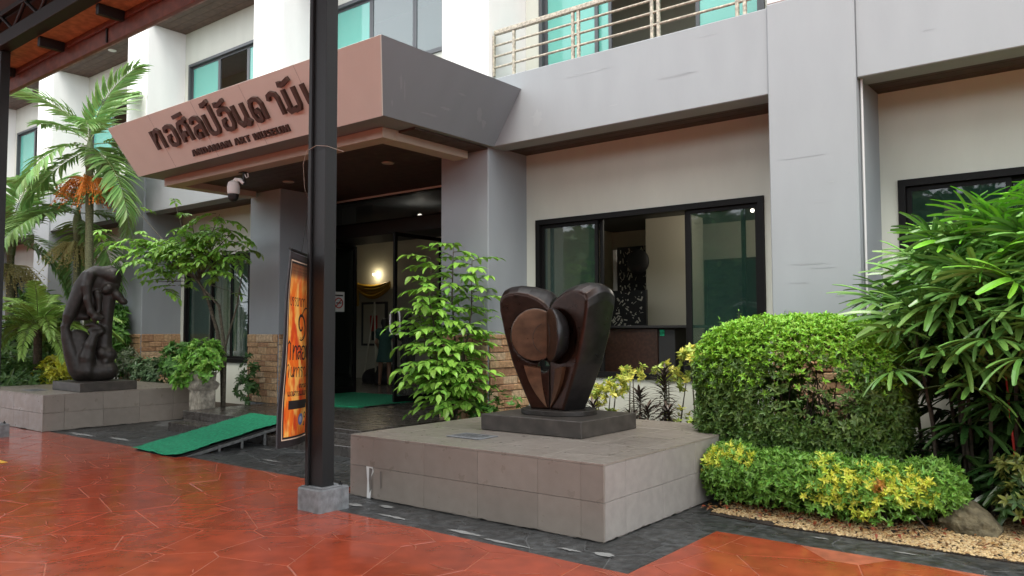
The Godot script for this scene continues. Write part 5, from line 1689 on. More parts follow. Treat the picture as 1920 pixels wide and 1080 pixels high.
# a fan frond: petiole along +x rising, blunt segments radiating from its end
func fan(seed_: int, cols: Array) -> ArrayMesh:
	var r := RandomNumberGenerator.new(); r.seed = seed_
	var st := begin()
	var pet := r.randf_range(0.2, 0.34)
	var hub := Vector3(pet, 0.12, 0)
	var stem := begin(); tube(stem, [Vector3.ZERO, Vector3(pet * 0.5, 0.085, 0), hub], [0.006, 0.005, 0.004], 5, false)
	var a := stem.commit_to_arrays()
	for i in a[Mesh.ARRAY_VERTEX].size():
		st.set_color(Color(0.09, 0.15, 0.04)); st.set_normal(a[Mesh.ARRAY_NORMAL][i]); st.add_vertex(a[Mesh.ARRAY_VERTEX][i])
	var n := r.randi_range(9, 12)
	for i in n:
		var f := lerpf(-1.0, 1.0, i / float(n - 1))
		var ang := f * deg_to_rad(118.0) + r.randf_range(-0.06, 0.06)
		var d := Vector3(cos(ang), 0.14 - 0.1 * absf(f) + r.randf_range(-0.12, 0.1), sin(ang)).normalized()
		var l := r.randf_range(0.27, 0.36) * (1.0 - 0.22 * absf(f))
		add_leaf(st, Transform3D(lb(d, Vector3.UP), hub), l, r.randf_range(0.029, 0.041), 0.45, r.randf_range(-0.62, -0.22), cols[r.randi() % cols.size()], true, 6)
	return st.commit()

func greens(base: Color, n: int, seed_: int, spread := 0.25) -> Array:
	var r := RandomNumberGenerator.new(); r.seed = seed_
	var o := []
	for i in n:
		var k := 1.0 + r.randf_range(-spread, spread)
		o.append(Color(base.r * k * r.randf_range(0.85, 1.2), base.g * k, base.b * k))
	return o

# scatter tufts over the shell of a set of ellipsoids [centre, radii, count]; keep may veto a point
func bush(o: Node3D, blobs: Array, meshes: Array, m: Material, size: float, keep = null, inner := 0.55, up := 0.55, called := "foliage") -> void:
	var sets := []
	for k in meshes.size(): sets.append([])
	for b in blobs:
		var c: Vector3 = b[0]
		var r: Vector3 = b[1]
		var got := 0
		while got < b[2]:
			got += 1
			var d := rdir()
			if d.y < -0.55 and rng.randf() < 0.6: continue
			var f := lerpf(inner, 1.0, sqrt(rng.randf())) * rv(0.9, 1.06)
			var p := c + d * r * f
			if keep != null and not keep.call(p): continue
			var n := (d + Vector3(0, up, 0) + rdir() * 0.5).normalized()
			sets[rng.randi() % meshes.size()].append(Transform3D(up_basis(n, rv(0, TAU), size * rv(0.75, 1.2)), p))
	for k in meshes.size(): if sets[k].size() > 0: scatter(called, meshes[k], m, o, sets[k])

func twigs(o: Node3D, from: Vector3, tips: Array, r0: float, m: Material, called := "stem") -> void:
	for t in tips:
		var mid: Vector3 = from.lerp(t, 0.5) + Vector3(rv(-0.08, 0.08), rv(0.0, 0.1), rv(-0.08, 0.08))
		part(called, tubem([from + Vector3(rv(-0.03, 0.03), 0, rv(-0.03, 0.03)), mid, t], [r0, r0 * 0.7, r0 * 0.3], 6), m, o)

# a spray: a twig with two ranks of leaves; the leaf transforms go to out
func spray(out: Array, twig: SurfaceTool, at: Vector3, dir: Vector3, length: float, n: int, leaf: float, sag: float) -> void:
	var pts := []
	var rad := []
	var side := dir.cross(Vector3.UP).normalized()
	for i in n + 1:
		var t := float(i) / n
		pts.append(at + dir * length * t + Vector3(0, -sag * length * t * t, 0)); rad.append(lerpf(0.006, 0.0015, t))
	tube(twig, pts, rad, 4, false)
	for i in range(1, n + 1):
		var d: Vector3 = (pts[i] - pts[i - 1]).normalized()
		for s in [-1.0, 1.0]:
			if i == n and s > 0: continue
			var ld: Vector3 = d * rv(0.5, 0.9) + side * s * (0.0 if i == n else rv(0.7, 1.0)) + Vector3(0, rv(-0.35, 0.05), 0)
			out.append(Transform3D(lb(ld, Vector3(rv(-0.3, 0.3), 1, rv(-0.3, 0.3)), leaf * rv(0.75, 1.15)), pts[i]))

# leaves as single parts up to a limit, the rest joined
func place_leaves(o: Node3D, xf: Array, meshes: Array, m: Material, limit: int) -> void:
	var rest := []
	for k in meshes.size(): rest.append([])
	for i in xf.size():
		var k := rng.randi() % meshes.size()
		if i < limit: local_part("leaf", meshes[k], m, o, xf[i])
		else: rest[k].append(xf[i])
	for k in meshes.size(): if rest[k].size() > 0: scatter("foliage", meshes[k], m, o, rest[k])

func plants_right() -> void:
	# --- lady palm clump
	var base := Vector3(-0.95, 0, -7.7)
	var o := thing("lady_palm", "tall clump of glossy fan-leaved palms at the right edge", "palm", base)
	var cols := greens(Color(0.13, 0.28, 0.06), 7, 3, 0.35)
	var fans := []
	for k in 9: fans.append(fan(100 + k, cols))
	var bright := [fan(201, greens(Color(0.17, 0.46, 0.04), 5, 4)), fan(202, greens(Color(0.18, 0.48, 0.045), 5, 5))]
	var stems := [[-1.7, 1.65, -8.0], [-1.5, 1.9, -7.95], [-1.3, 2.1, -7.9], [-1.15, 2.0, -7.6], [-1.0, 2.25, -7.75], [-0.7, 2.1, -7.5], [-1.2, 1.6, -7.6], [-0.45, 1.75, -7.35], [-0.85, 2.25, -7.9], [-0.5, 2.3, -7.7], [-0.95, 1.75, -7.2], [-0.35, 1.9, -7.2], [-0.05, 2.15, -7.5], [0.25, 1.9, -7.1], [-0.55, 1.6, -7.05], [0.1, 1.7, -6.95], [-1.15, 1.7, -7.6], [0.5, 2.25, -7.8], [-0.3, 2.4, -8.0], [-0.75, 1.9, -7.4], [-1.45, 1.5, -7.3]]
	for s in stems:
		var top := Vector3(s[0], s[1], s[2])
		var foot := base.lerp(Vector3(s[0], 0, s[2]), 0.75)
		part("stem", tubem([foot, foot.lerp(top, 0.5) + Vector3(rv(-0.05, 0.05), 0, rv(-0.05, 0.05)), top], [0.017, 0.015, 0.011], 6), M.bark, o)
		for f in 14:
			var yaw := f * 2.4 + rv(-0.4, 0.4)
			var t := f / 13.0
			var p := top + Vector3(0, -0.45 * (1.0 - t), 0)
			var pitch := lerpf(-0.2, 0.8, t) + rv(-0.15, 0.15)
			var fm: ArrayMesh = fans[rng.randi() % 9]
			if t > 0.85 and rng.randf() < 0.45: fm = bright[rng.randi() % 2]
			var b := Basis(Vector3.UP, yaw) * Basis(Vector3.BACK, pitch) * Basis(Vector3.RIGHT, rv(-0.3, 0.3))
			local_part("frond", fm, M.leaf_glossy, o, Transform3D(b.scaled_local(Vector3.ONE * rv(1.0, 1.35)), p))
	# extra fronds low at the back, deep shade put into their dark colour
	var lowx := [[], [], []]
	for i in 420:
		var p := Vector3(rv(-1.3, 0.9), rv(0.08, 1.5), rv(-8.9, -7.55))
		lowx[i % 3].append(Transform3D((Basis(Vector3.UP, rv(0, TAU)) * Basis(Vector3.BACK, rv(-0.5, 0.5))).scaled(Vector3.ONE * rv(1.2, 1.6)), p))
	var shade_greens := greens(Color(0.035, 0.08, 0.02), 5, 8, 0.3)
	for k in 3: scatter("shade_fronds", fan(300 + k, shade_greens), M.leaf_glossy, o, lowx[k])
	# --- rounded clipped hedge
	var hc := Vector3(-2.5, 0.95, -7.55)
	o = thing("clipped_hedge", "big rounded clipped hedge of tiny leaves, bright on top and thin below", "hedge", Vector3(-2.5, 0, -7.55))
	var lm := []
	for k in 3: lm.append(tuft(5, 0.04, 0.018, 0.75, greens(Color(0.24, 0.47, 0.04), 6, 20 + k, 0.35), 30 + k, 0.02))
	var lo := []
	for k in 2: lo.append(tuft(6, 0.048, 0.02, 0.45, greens(Color(0.11, 0.2, 0.04), 6, 40 + k, 0.35), 50 + k, 0.02))  # low leaves darker than the top: hedge self-shade put into their colour
	var sets := [[], [], [], [], []]
	var h := Vector3(0.93, 0.72, 0.55)
	for i in 19000:
		# a superellipsoid shell
		var d := rdir()
		var e := pow(pow(absf(d.x), 4.2) + pow(absf(d.y), 3.4) + pow(absf(d.z), 4.2), -1.0 / 4.0)
		var f := lerpf(0.8, 1.0, sqrt(rng.randf())) * (1.0 + 0.025 * sin(d.x * 17.0) * cos(d.z * 13.0 + d.y * 9.0))
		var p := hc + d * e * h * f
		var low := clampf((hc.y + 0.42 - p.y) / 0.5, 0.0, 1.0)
		# thin and ragged low down, with a bare hollow in the middle of the front
		var hollow := Vector2((p.x + 2.3) / 0.5, (p.y - 0.98) / 0.34).length()
		var keepp := lerpf(1.0, 0.9, low) * (1.0 if hollow > 1.0 else 0.07 + 0.93 * pow(hollow, 5.0))
		if rng.randf() > keepp: continue
		var n := (d + Vector3(0, 0.7, 0) + rdir() * 0.85).normalized()
		var k := rng.randi() % 3
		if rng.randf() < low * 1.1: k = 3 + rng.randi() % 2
		sets[k].append(Transform3D(up_basis(n, rv(0, TAU), rv(0.8, 1.2)), p))
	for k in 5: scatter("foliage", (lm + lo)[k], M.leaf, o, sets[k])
	for i in 26:
		var foot := Vector3(rv(-3.1, -1.85), 0.0, rv(-7.8, -7.25))
		var t1 := foot + Vector3(rv(-0.25, 0.25), rv(0.5, 0.8), rv(-0.2, 0.25))
		var t2 := t1 + Vector3(rv(-0.3, 0.3), rv(0.35, 0.6), rv(-0.25, 0.3))
		part("stem", tubem([foot, t1, t2], [0.014, 0.009, 0.003], 5), M.bark, o)
	# stray shoots that the shears have missed
	var sx := []
	var sw := begin()
	for i in 34:
		var a := rv(0, TAU)
		var p := hc + Vector3(cos(a) * rv(0.2, 0.85), rv(0.5, 0.68), sin(a) * rv(0.1, 0.5))
		spray(sx, sw, p, Vector3(rv(-0.4, 0.4), 1, rv(-0.4, 0.4)).normalized(), rv(0.06, 0.13), 4, rv(0.8, 1.1), 0.0)
	part("stray_shoot", sw.commit(), M.bark, o).set_meta("kind", "stuff")
	scatter("shoot_leaves", leaf_mesh(0.038, 0.015, 0.3, -0.2, Color(0.2, 0.42, 0.04), false, 3), M.leaf, o, sx)
	# --- low variegated hedge
	o = thing("low_hedge", "low variegated green and yellow hedge along the gravel edge", "hedge", Vector3(-2.0, 0, -6.9))
	var dark := []
	var yel := []
	for k in 3: dark.append(tuft(7, 0.045, 0.017, 0.8, greens(Color(0.20, 0.40, 0.06), 6, 60 + k, 0.35), 70 + k, 0.025))
	for k in 2: yel.append(tuft(7, 0.047, 0.018, 0.8, greens(Color(0.66, 0.72, 0.09), 5, 80 + k, 0.25), 90 + k, 0.025))
	var org := tuft(7, 0.055, 0.02, 0.8, greens(Color(0.5, 0.26, 0.05), 4, 85), 99, 0.025)
	var ds := [[], [], [], [], [], []]
	var ypts := [Vector3(-3.0, 0.43, -6.6), Vector3(-2.75, 0.5, -6.65), Vector3(-2.0, 0.5, -6.62), Vector3(-1.85, 0.36, -6.5), Vector3(-1.98, 0.2, -6.45), Vector3(-1.6, 0.45, -6.6), Vector3(-1.5, 0.32, -6.55), Vector3(-1.35, 0.35, -6.65), Vector3(-1.72, 0.12, -6.5)]
	for b in [[Vector3(-2.85, 0.27, -6.8), Vector3(0.3, 0.25, 0.26), 1900], [Vector3(-2.45, 0.25, -6.8), Vector3(0.36, 0.25, 0.3), 2000], [Vector3(-2.05, 0.24, -6.78), Vector3(0.34, 0.27, 0.32), 2000], [Vector3(-1.68, 0.24, -6.8), Vector3(0.34, 0.26, 0.34), 2000], [Vector3(-1.32, 0.3, -6.95), Vector3(0.26, 0.22, 0.26), 1500]]:
		for i in b[2]:
			var d := rdir()
			var p: Vector3 = b[0] + d * b[1] * lerpf(0.6, 1.0, sqrt(rng.randf())) * rv(0.92, 1.08)
			if p.y < 0.06: continue
			if p.y < 0.22 and rng.randf() < 0.72: continue
			var k := rng.randi() % 3
			for y in ypts:
				if p.distance_to(y) < 0.07 + rv(-0.08, 0.13): k = 3 + rng.randi() % 2
			if p.distance_to(Vector3(-1.5, 0.17, -6.5)) < 0.05 or p.distance_to(Vector3(-1.58, 0.36, -6.52)) < 0.05: k = 5
			ds[k].append(Transform3D(up_basis((d + Vector3(0, 0.5, 0) + rdir() * 0.9).normalized(), rv(0, TAU), rv(0.75, 1.25)), p))
	for k in 6: if ds[k].size() > 0: scatter("foliage", (dark + yel + [org])[k], M.leaf, o, ds[k])
	for i in 16: twigs(o, Vector3(rv(-3.0, -1.2), 0, rv(-6.95, -6.75)), [Vector3(rv(-3.0, -1.2), 0.35, rv(-6.9, -6.6))], 0.007, M.bark)
	# --- small dark shrub in the far right corner
	o = thing("dark_shrub", "small dark shrub half in shade at the lower right corner", "shrub", Vector3(-0.6, 0, -7.1))
	var dm := [tuft(7, 0.075, 0.032, 0.4, greens(Color(0.06, 0.12, 0.03), 5, 110, 0.3), 111, 0.03), tuft(7, 0.07, 0.03, 0.4, greens(Color(0.16, 0.2, 0.04), 5, 112, 0.3), 113, 0.03)]
	bush(o, [[Vector3(-0.75, 0.25, -7.05), Vector3(0.14, 0.14, 0.14), 34], [Vector3(-0.5, 0.28, -6.95), Vector3(0.16, 0.16, 0.14), 40], [Vector3(-0.7, 0.5, -7.1), Vector3(0.18, 0.1, 0.14), 34]], dm, M.leaf, 1.0)
	twigs(o, Vector3(-0.6, 0, -7.1), [Vector3(-0.75, 0.45, -7.05), Vector3(-0.5, 0.4, -6.95), Vector3(-0.7, 0.55, -7.1)], 0.01, M.bark)
	# --- young red-stemmed palm stalk inside the shade
	part("cane", tubem([Vector3(-0.75, 0, -7.45), Vector3(-0.8, 0.75, -7.4), Vector3(-0.84, 1.3, -7.45)], [0.012, 0.01, 0.006], 6), M.red_plain, get_node("lady_palm"))

func plants_centre() -> void:
	# --- bright broad-leaved shrub before the stone-footed column
	var base := Vector3(-7.45, 0.0, -8.1)
	var o := thing("broadleaf_shrub", "tall bright broad-leaved shrub in front of the entrance column", "shrub", base)
	var lv := []
	var tw := begin()
	for s in [[-7.55, 2.55, -7.75], [-7.3, 2.75, -7.95], [-7.05, 2.5, -8.05], [-7.4, 2.1, -7.55], [-7.65, 1.9, -7.6], [-7.05, 1.6, -7.9], [-7.0, 1.0, -7.9], [-7.6, 1.1, -7.6], [-7.25, 1.3, -7.55]]:
		var top := Vector3(s[0], s[1], s[2])
		var q := [base + Vector3(rv(-0.05, 0.05), 0, rv(-0.05, 0.05)), base.lerp(top, 0.35) + Vector3(rv(-0.05, 0.05), 0.1, rv(-0.05, 0.05)), base.lerp(top, 0.7) + Vector3(rv(-0.06, 0.06), 0.05, rv(-0.06, 0.06)), top]
		part("stem", tubem(q, [0.02, 0.016, 0.011, 0.005], 6), M.bark_grey, o)
		for k in 26:
			var t := 0.34 + 0.66 * k / 25.0
			var i0 := int(clampf(t * 3.0, 0, 2))
			var p: Vector3 = q[i0].lerp(q[i0 + 1], t * 3.0 - i0)
			var a: float = k * 2.4 + rv(0, 1.5) + s[0] * 7.0
			var d := Vector3(cos(a), rv(0.05, 0.5), sin(a)).normalized()
			spray(lv, tw, p, d, rv(0.26, 0.52), 5, 0.95, rv(0.1, 0.4))
	# nearest first
	lv.sort_custom(func(a: Transform3D, b: Transform3D) -> bool: return a.origin.z + a.origin.x * 0.6 > b.origin.z + b.origin.x * 0.6)
	part("twig", tw.commit(), M.bark_grey, o)
	var ms := []
	var cs := greens(Color(0.24, 0.48, 0.07), 5, 130, 0.3)
	for k in 5: ms.append(leaf_mesh(0.155, 0.08, 0.3, [-0.1, -0.3, -0.12, -0.4, -0.25][k], cs[k], false, 6))
	place_leaves(o, lv, ms, M.leaf, 300)
	# --- thin yellow-green saplings along the low wall under the window
	var ym := [tuft(8, 0.065, 0.032, 0.6, greens(Color(0.62, 0.64, 0.12), 5, 140, 0.2), 141, 0.03), tuft(8, 0.065, 0.032, 0.6, greens(Color(0.4, 0.52, 0.09), 5, 142, 0.25), 143, 0.03)]
	for q in [[-5.35, 0.85, "bushy yellow-green sapling just right of the heart sculpture", 3, 96], [-5.0, 1.2, "lone bare-stemmed sapling with pale leaf tips under the window", 2, 26], [-4.42, 1.15, "yellow-green sapling left of the tall dark dracaena", 3, 64], [-4.05, 1.28, "yellow-green sapling between the dracaena and the clipped hedge", 4, 130], [-3.8, 0.95, "small yellow-leaved sapling touching the clipped hedge", 3, 90]]:
		var b := Vector3(q[0], 0.02, -8.75)
		o = thing("sapling", q[2], "sapling", b, "saplings under the window")
		for k in q[3]:
			var a: float = TAU * k / q[3] + q[0]
			var tip := b + Vector3(cos(a) * 0.16, q[1] * rv(0.8, 1.0), sin(a) * 0.12)
			part("stem", tubem([b, b.lerp(tip, 0.5) + Vector3(rv(-0.04, 0.04), 0, 0), tip], [0.014, 0.011, 0.005], 5), M.bark_grey, o)
			bush(o, [[tip, Vector3(0.15, 0.12, 0.13), int(q[4] / q[3])]], ym, M.leaf, 1.0, null, 0.2)
		if q[4] > 30: bush(o, [[b + Vector3(0, 0.35, 0.05), Vector3(0.2, 0.28, 0.14), 26]], ym, M.leaf, 1.0, null, 0.2)
	# --- dark dracaenas
	var dk := greens(Color(0.07, 0.06, 0.05), 5, 150, 0.4)
	for q in [[-4.42, -8.5, 0.62, "tall dark spiky dracaena under the window, largest of the row"], [-4.82, -8.62, 0.36, "medium dark spiky dracaena left of the tallest one"], [-4.62, -8.45, 0.18, "small dark dracaena tuft between the medium and the tall one"], [-4.27, -8.3, 0.2, "small dark dracaena at the right foot of the tallest one"], [-5.35, -8.4, 0.2, "small dark dracaena close behind the heart sculpture"], [-4.68, -8.2, 0.12, "tiny dark dracaena tuft at the plinth's back edge"]]:
		var b := Vector3(q[0], 0.02, q[1])
		o = thing("dracaena", q[3], "dracaena", b, "dark dracaenas under the window")
		part("stem", tubem([b, b + Vector3(0, 0.35, 0), b + Vector3(0.02, 0.4 + q[2], 0)], [0.016, 0.014, 0.008], 6), M.bark, o)
		var n := int(26 + q[2] * 150)
		for i in n:
			var t := float(i) / n
			var a := i * 2.4
			var e := lerpf(-0.5, 1.1, t)
			var d := Vector3(cos(a) * cos(e), sin(e), sin(a) * cos(e))
			local_part("leaf", leafvar(dk, i % 5, 0.2, 0.036), M.leaf_glossy, o, Transform3D(lb(d, Vector3.UP, rv(0.75, 1.1)), b + Vector3(0, 0.4 + q[2] * t, 0)))
	# --- undergrowth round the foot of the big shrub
	var um := [tuft(7, 0.09, 0.04, 0.4, greens(Color(0.1, 0.25, 0.04), 5, 160, 0.3), 161, 0.03)]
	o = thing("undergrowth", "low leafy undergrowth at the foot of the entrance column", "plants", Vector3(-6.8, 0, -8.2))
	bush(o, [[Vector3(-6.7, 0.45, -8.15), Vector3(0.45, 0.35, 0.2), 70], [Vector3(-7.0, 0.3, -8.1), Vector3(0.35, 0.3, 0.2), 50], [Vector3(-6.1, 0.3, -8.3), Vector3(0.3, 0.3, 0.2), 36]], um, M.leaf, 1.0)
	o.set_meta("kind", "stuff")

func leafvar(cols: Array, k: int, l: float, w: float) -> ArrayMesh:
	var key := "lv%s%d%.3f" % [str(cols[0]), k, l]
	if not FR.has(key): FR[key] = leaf_mesh(l, w, 0.3, [-0.3, -0.45, -0.2, -0.55, -0.35][k], cols[k], false, 4)
	return FR[key]

func palm(label: String, foot: Vector3, crown: Vector3, r: float, n: int, size: float, kind: Array, fruit: int, low := -0.5, high := 1.3) -> Node3D:
	var o := thing("palm_tree", label, "palm", foot)
	var q := []
	var rr := []
	for i in 13:
		var t := i / 12.0
		q.append(foot.lerp(crown, t) + Vector3(0.04 * sin(t * 3.0), 0, 0)); rr.append(r * (1.25 - 0.3 * t) * (1.06 if i % 2 == 0 else 1.0))
	part("trunk", tubem(q, rr, 12), M.palm_trunk, o)
	part("crownshaft", tubem([crown, crown + Vector3(0, 0.25, 0), crown + Vector3(0, 0.6, 0)], [r * 1.15, r * 1.35, r * 0.5], 12), M.crownshaft, o)
	for i in n:
		var yaw := i * 2.4 + foot.x
		var t := float(i) / maxf(1, n - 1)
		var pitch := lerpf(low, high, t) + rv(-0.12, 0.12)
		var b := Basis(Vector3.UP, yaw) * Basis(Vector3.BACK, pitch)
		local_part("frond", kind[i % kind.size()], M.leaf, o, Transform3D(b.scaled_local(Vector3.ONE * size * rv(0.88, 1.1)), crown + Vector3(0, 0.35 + 0.25 * t, 0)))
	for k in fruit:
		var a := TAU * k / fruit + 0.4
		var st := begin()
		var root := crown + Vector3(cos(a) * r, -0.22, sin(a) * r)
		for j in 34:
			var d := Vector3(cos(a + rv(-0.8, 0.8)), rv(-1.1, -0.1), sin(a + rv(-0.8, 0.8))) * rv(0.3, 0.62)
			tube(st, [root, root + d * 0.5 + Vector3(0, 0.05, 0), root + d + Vector3(0, -0.16, 0)], [0.007, 0.006, 0.004], 4, false)
			for b2 in 6:
				var p := root + d * (0.45 + b2 * 0.1) + Vector3(rv(-0.03, 0.03), -0.03 * b2 + rv(-0.02, 0.02), rv(-0.03, 0.03))
				tube(st, [p, p + Vector3(0, -0.022, 0)], [0.019, 0.012], 5)
		part("fruit_cluster" if k < 2 else "flower_spray", st.commit(), M.orange_fruit if label.contains("orange") else M.flower_straw, o)
	return o

func plants_left() -> void:
	var pc := greens(Color(0.17, 0.32, 0.09), 8, 170, 0.35)
	var kinds := []
	for k in 5: kinds.append(pinnate(1.9, 0.6, 0.075, 34, [0.42, 0.3, 0.55, 0.24, 0.62][k], [0.2, 0.3, 0.1, 0.35, 0.05][k], -0.35, pc, 171 + k))
	palm("tall slender palm with orange fruit clusters left of the sign canopy", Vector3(-17.25, 0, -7.5), Vector3(-17.08, 5.0, -7.35), 0.075, 11, 0.95, kinds, 3, -0.85, 1.1)
	palm("thin palm with drooping fronds behind the bending sculpture", Vector3(-18.45, 0, -7.75), Vector3(-18.37, 3.75, -7.68), 0.07, 9, 1.0, [kinds[2], kinds[4], kinds[0]], 3, -0.6, 1.0)
	palm("leafy palm with pale flower sprays at the left edge", Vector3(-20.15, 0, -7.0), Vector3(-20.08, 3.3, -6.97), 0.08, 12, 0.95, [kinds[1], kinds[2], kinds[4]], 4, -0.5, 1.2)
	# --- cycad-like fern at the left edge
	var o := thing("tree_fern", "arching feathery fern with long fronds at the left edge", "fern", Vector3(-16.95, 0, -6.4))
	part("trunk", tubem([Vector3(-16.95, 0, -6.4), Vector3(-16.97, 0.8, -6.42), Vector3(-16.93, 1.62, -6.4)], [0.09, 0.08, 0.075], 9), M.bark, o)
	var fc := greens(Color(0.25, 0.42, 0.09), 6, 180, 0.3)
	var ff := []
	for k in 4: ff.append(pinnate(1.6, 0.24, 0.04, 46, [0.6, 0.8, 0.52, 0.95][k], [0.4, 0.5, 0.45, 0.4][k], -0.3, fc, 181 + k))
	for i in 28:
		var b := Basis(Vector3.UP, i * 2.4) * Basis(Vector3.BACK, lerpf(-0.25, 0.7, i / 27.0))
		local_part("frond", ff[i % 4], M.leaf, o, Transform3D(b.scaled_local(Vector3.ONE * rv(0.85, 1.1)), Vector3(-16.93, 1.62, -6.4)))
	# --- shrubs
	var mk := func(col: Color, sd: int, l: float, w: float) -> Array:
		return [tuft(7, l, w, 0.4, greens(col, 5, sd, 0.3), sd + 1, 0.04), tuft(7, l, w, 0.35, greens(col, 5, sd + 2, 0.35), sd + 3, 0.04)]
	var shrub := func(label: String, at: Vector3, blobs: Array, meshes: Array) -> Node3D:
		var s := thing("garden_shrub", label, "shrub", at)
		bush(s, blobs, meshes, M.leaf, 1.0, null, 0.35)
		var tips := []
		for b in blobs: tips.append(b[0])
		twigs(s, at, tips, 0.014, M.bark)
		return s
	shrub.call("bright lime-yellow shrub beside the bending sculpture's pedestal", Vector3(-16.55, 0.0, -6.65), [[Vector3(-16.5, 0.85, -6.65), Vector3(0.34, 0.26, 0.3), 150], [Vector3(-16.75, 0.6, -6.5), Vector3(0.35, 0.3, 0.3), 110]], mk.call(Color(0.62, 0.66, 0.06), 300, 0.12, 0.05))
	shrub.call("dark leafy shrub growing behind the fern at the far left", Vector3(-19.0, 0, -7.3), [[Vector3(-19.1, 1.9, -7.2), Vector3(0.7, 0.55, 0.4), 200], [Vector3(-18.6, 1.2, -7.3), Vector3(0.6, 0.6, 0.4), 170], [Vector3(-19.6, 1.2, -7.0), Vector3(0.7, 0.7, 0.4), 170]], mk.call(Color(0.09, 0.2, 0.04), 310, 0.2, 0.075))
	shrub.call("dark low leafy shrub beneath the fern's fronds", Vector3(-17.2, 0, -6.3), [[Vector3(-17.3, 0.55, -6.3), Vector3(0.5, 0.45, 0.4), 130], [Vector3(-16.75, 0.5, -6.4), Vector3(0.4, 0.4, 0.35), 110], [Vector3(-17.9, 0.6, -6.2), Vector3(0.5, 0.5, 0.4), 100]], mk.call(Color(0.09, 0.19, 0.05), 320, 0.17, 0.06))
	shrub.call("upright leafy shrub right behind the bending sculpture", Vector3(-17.4, 0, -8.2), [[Vector3(-17.45, 1.5, -8.15), Vector3(0.3, 0.5, 0.25), 120], [Vector3(-17.4, 0.95, -8.15), Vector3(0.36, 0.4, 0.25), 100], [Vector3(-17.55, 1.9, -8.2), Vector3(0.24, 0.3, 0.2), 50]], mk.call(Color(0.1, 0.25, 0.045), 330, 0.17, 0.065))
	shrub.call("grey-green fine-leaved shrub right of the bending sculpture", Vector3(-16.8, 0, -8.2), [[Vector3(-16.8, 0.85, -8.1), Vector3(0.42, 0.36, 0.25), 190]], mk.call(Color(0.13, 0.17, 0.10), 340, 0.07, 0.026))
	shrub.call("mound of white-edged leaves before the stone-footed column", Vector3(-15.6, 0, -8.1), [[Vector3(-15.9, 0.72, -8.05), Vector3(0.45, 0.3, 0.28), 120], [Vector3(-15.3, 0.7, -8.0), Vector3(0.4, 0.3, 0.25), 120]], mk.call(Color(0.12, 0.2, 0.09), 350, 0.11, 0.045))
	shrub.call("dark green shrub touching the left of the stone urn", Vector3(-14.4, 0, -8.1), [[Vector3(-14.6, 0.95, -8.0), Vector3(0.42, 0.4, 0.25), 150], [Vector3(-14.1, 0.7, -8.0), Vector3(0.35, 0.3, 0.25), 90]], mk.call(Color(0.12, 0.28, 0.06), 360, 0.12, 0.05))
	shrub.call("small sparse shrub between the urn and the stone-footed column", Vector3(-12.45, 0.0, -8.2), [[Vector3(-12.45, 0.55, -8.1), Vector3(0.24, 0.28, 0.16), 46], [Vector3(-12.35, 0.95, -8.1), Vector3(0.16, 0.2, 0.14), 20]], mk.call(Color(0.05, 0.12, 0.03), 370, 0.1, 0.042))
	# --- stone urn and the plant in it
	var u := Vector3(-12.5, 0.0, -7.32)
	o = thing("stone_urn", "square carved stone planter at the left end of the porch steps", "planter", u)
	var st := begin()
	cbox(st, u + Vector3(-0.19, 0, -0.19), u + Vector3(0.19, 0.16, 0.19), 0.012)
	cbox(st, u + Vector3(-0.155, 0.16, -0.155), u + Vector3(0.155, 0.56, 0.155), 0.01)
	cbox(st, u + Vector3(-0.13, 0.2, 0.155), u + Vector3(0.13, 0.52, 0.167), 0.006)
	cbox(st, u + Vector3(0.155, 0.2, -0.13), u + Vector3(0.167, 0.52, 0.13), 0.006)
	part("pedestal", st.commit(), M.urn_stone, o)
	st = begin()
	var prof := [[0.16, 0.56], [0.185, 0.6], [0.2, 0.66], [0.185, 0.68], [0.15, 0.72], [0.165, 0.86]]
	for i in prof.size() - 1:
		var a: Array = prof[i]
		var b: Array = prof[i + 1]
		for k in 4:
			var R := Basis(Vector3.UP, k * PI / 2)
			quad(st, u + R * Vector3(-a[0], a[1], a[0]), u + R * Vector3(a[0], a[1], a[0]), u + R * Vector3(b[0], b[1], b[0]), u + R * Vector3(-b[0], b[1], b[0]), R * Vector3(0, 0.1, 1))
	quad(st, u + Vector3(-0.155, 0.85, -0.155), u + Vector3(0.155, 0.85, -0.155), u + Vector3(0.155, 0.85, 0.155), u + Vector3(-0.155, 0.85, 0.155), Vector3.UP)
	part("bowl", st.commit(), M.urn_stone, o)
	o = thing("potted_shrub", "bushy green shrub spilling out of the stone planter", "shrub", u + Vector3(0, 0.85, 0))
	bush(o, [[u + Vector3(0, 1.12, 0), Vector3(0.38, 0.3, 0.32), 210], [u + Vector3(-0.26, 0.86, 0.14), Vector3(0.28, 0.26, 0.24), 90], [u + Vector3(-0.34, 0.68, 0.2), Vector3(0.14, 0.16, 0.12), 30], [u + Vector3(0.22, 1.0, 0.1), Vector3(0.3, 0.28, 0.24), 80]], mk.call(Color(0.2, 0.42, 0.06), 380, 0.095, 0.05), M.leaf, 1.0, null, 0.4)
	twigs(o, u + Vector3(0, 0.85, 0), [u + Vector3(0.2, 1.2, 0), u + Vector3(-0.2, 1.2, 0.1), u + Vector3(-0.3, 0.95, 0.2), u + Vector3(0, 1.3, -0.1)], 0.012, M.bark)
	# --- small spreading tree before the left window
	var tb := Vector3(-12.55, 0.0, -7.75)
	o = thing("small_tree", "small spreading leafy tree with forked trunk before the left window", "tree", tb)
	var fork := tb + Vector3(-0.15, 1.55, 0.05)
	var f2 := Vector3(-13.0, 2.45, -7.5)
	part("trunk", tubem([tb, tb + Vector3(-0.02, 0.8, 0.02), fork, Vector3(-12.85, 2.1, -7.6), f2], [0.042, 0.038, 0.032, 0.028, 0.022], 8), M.bark_grey, o)
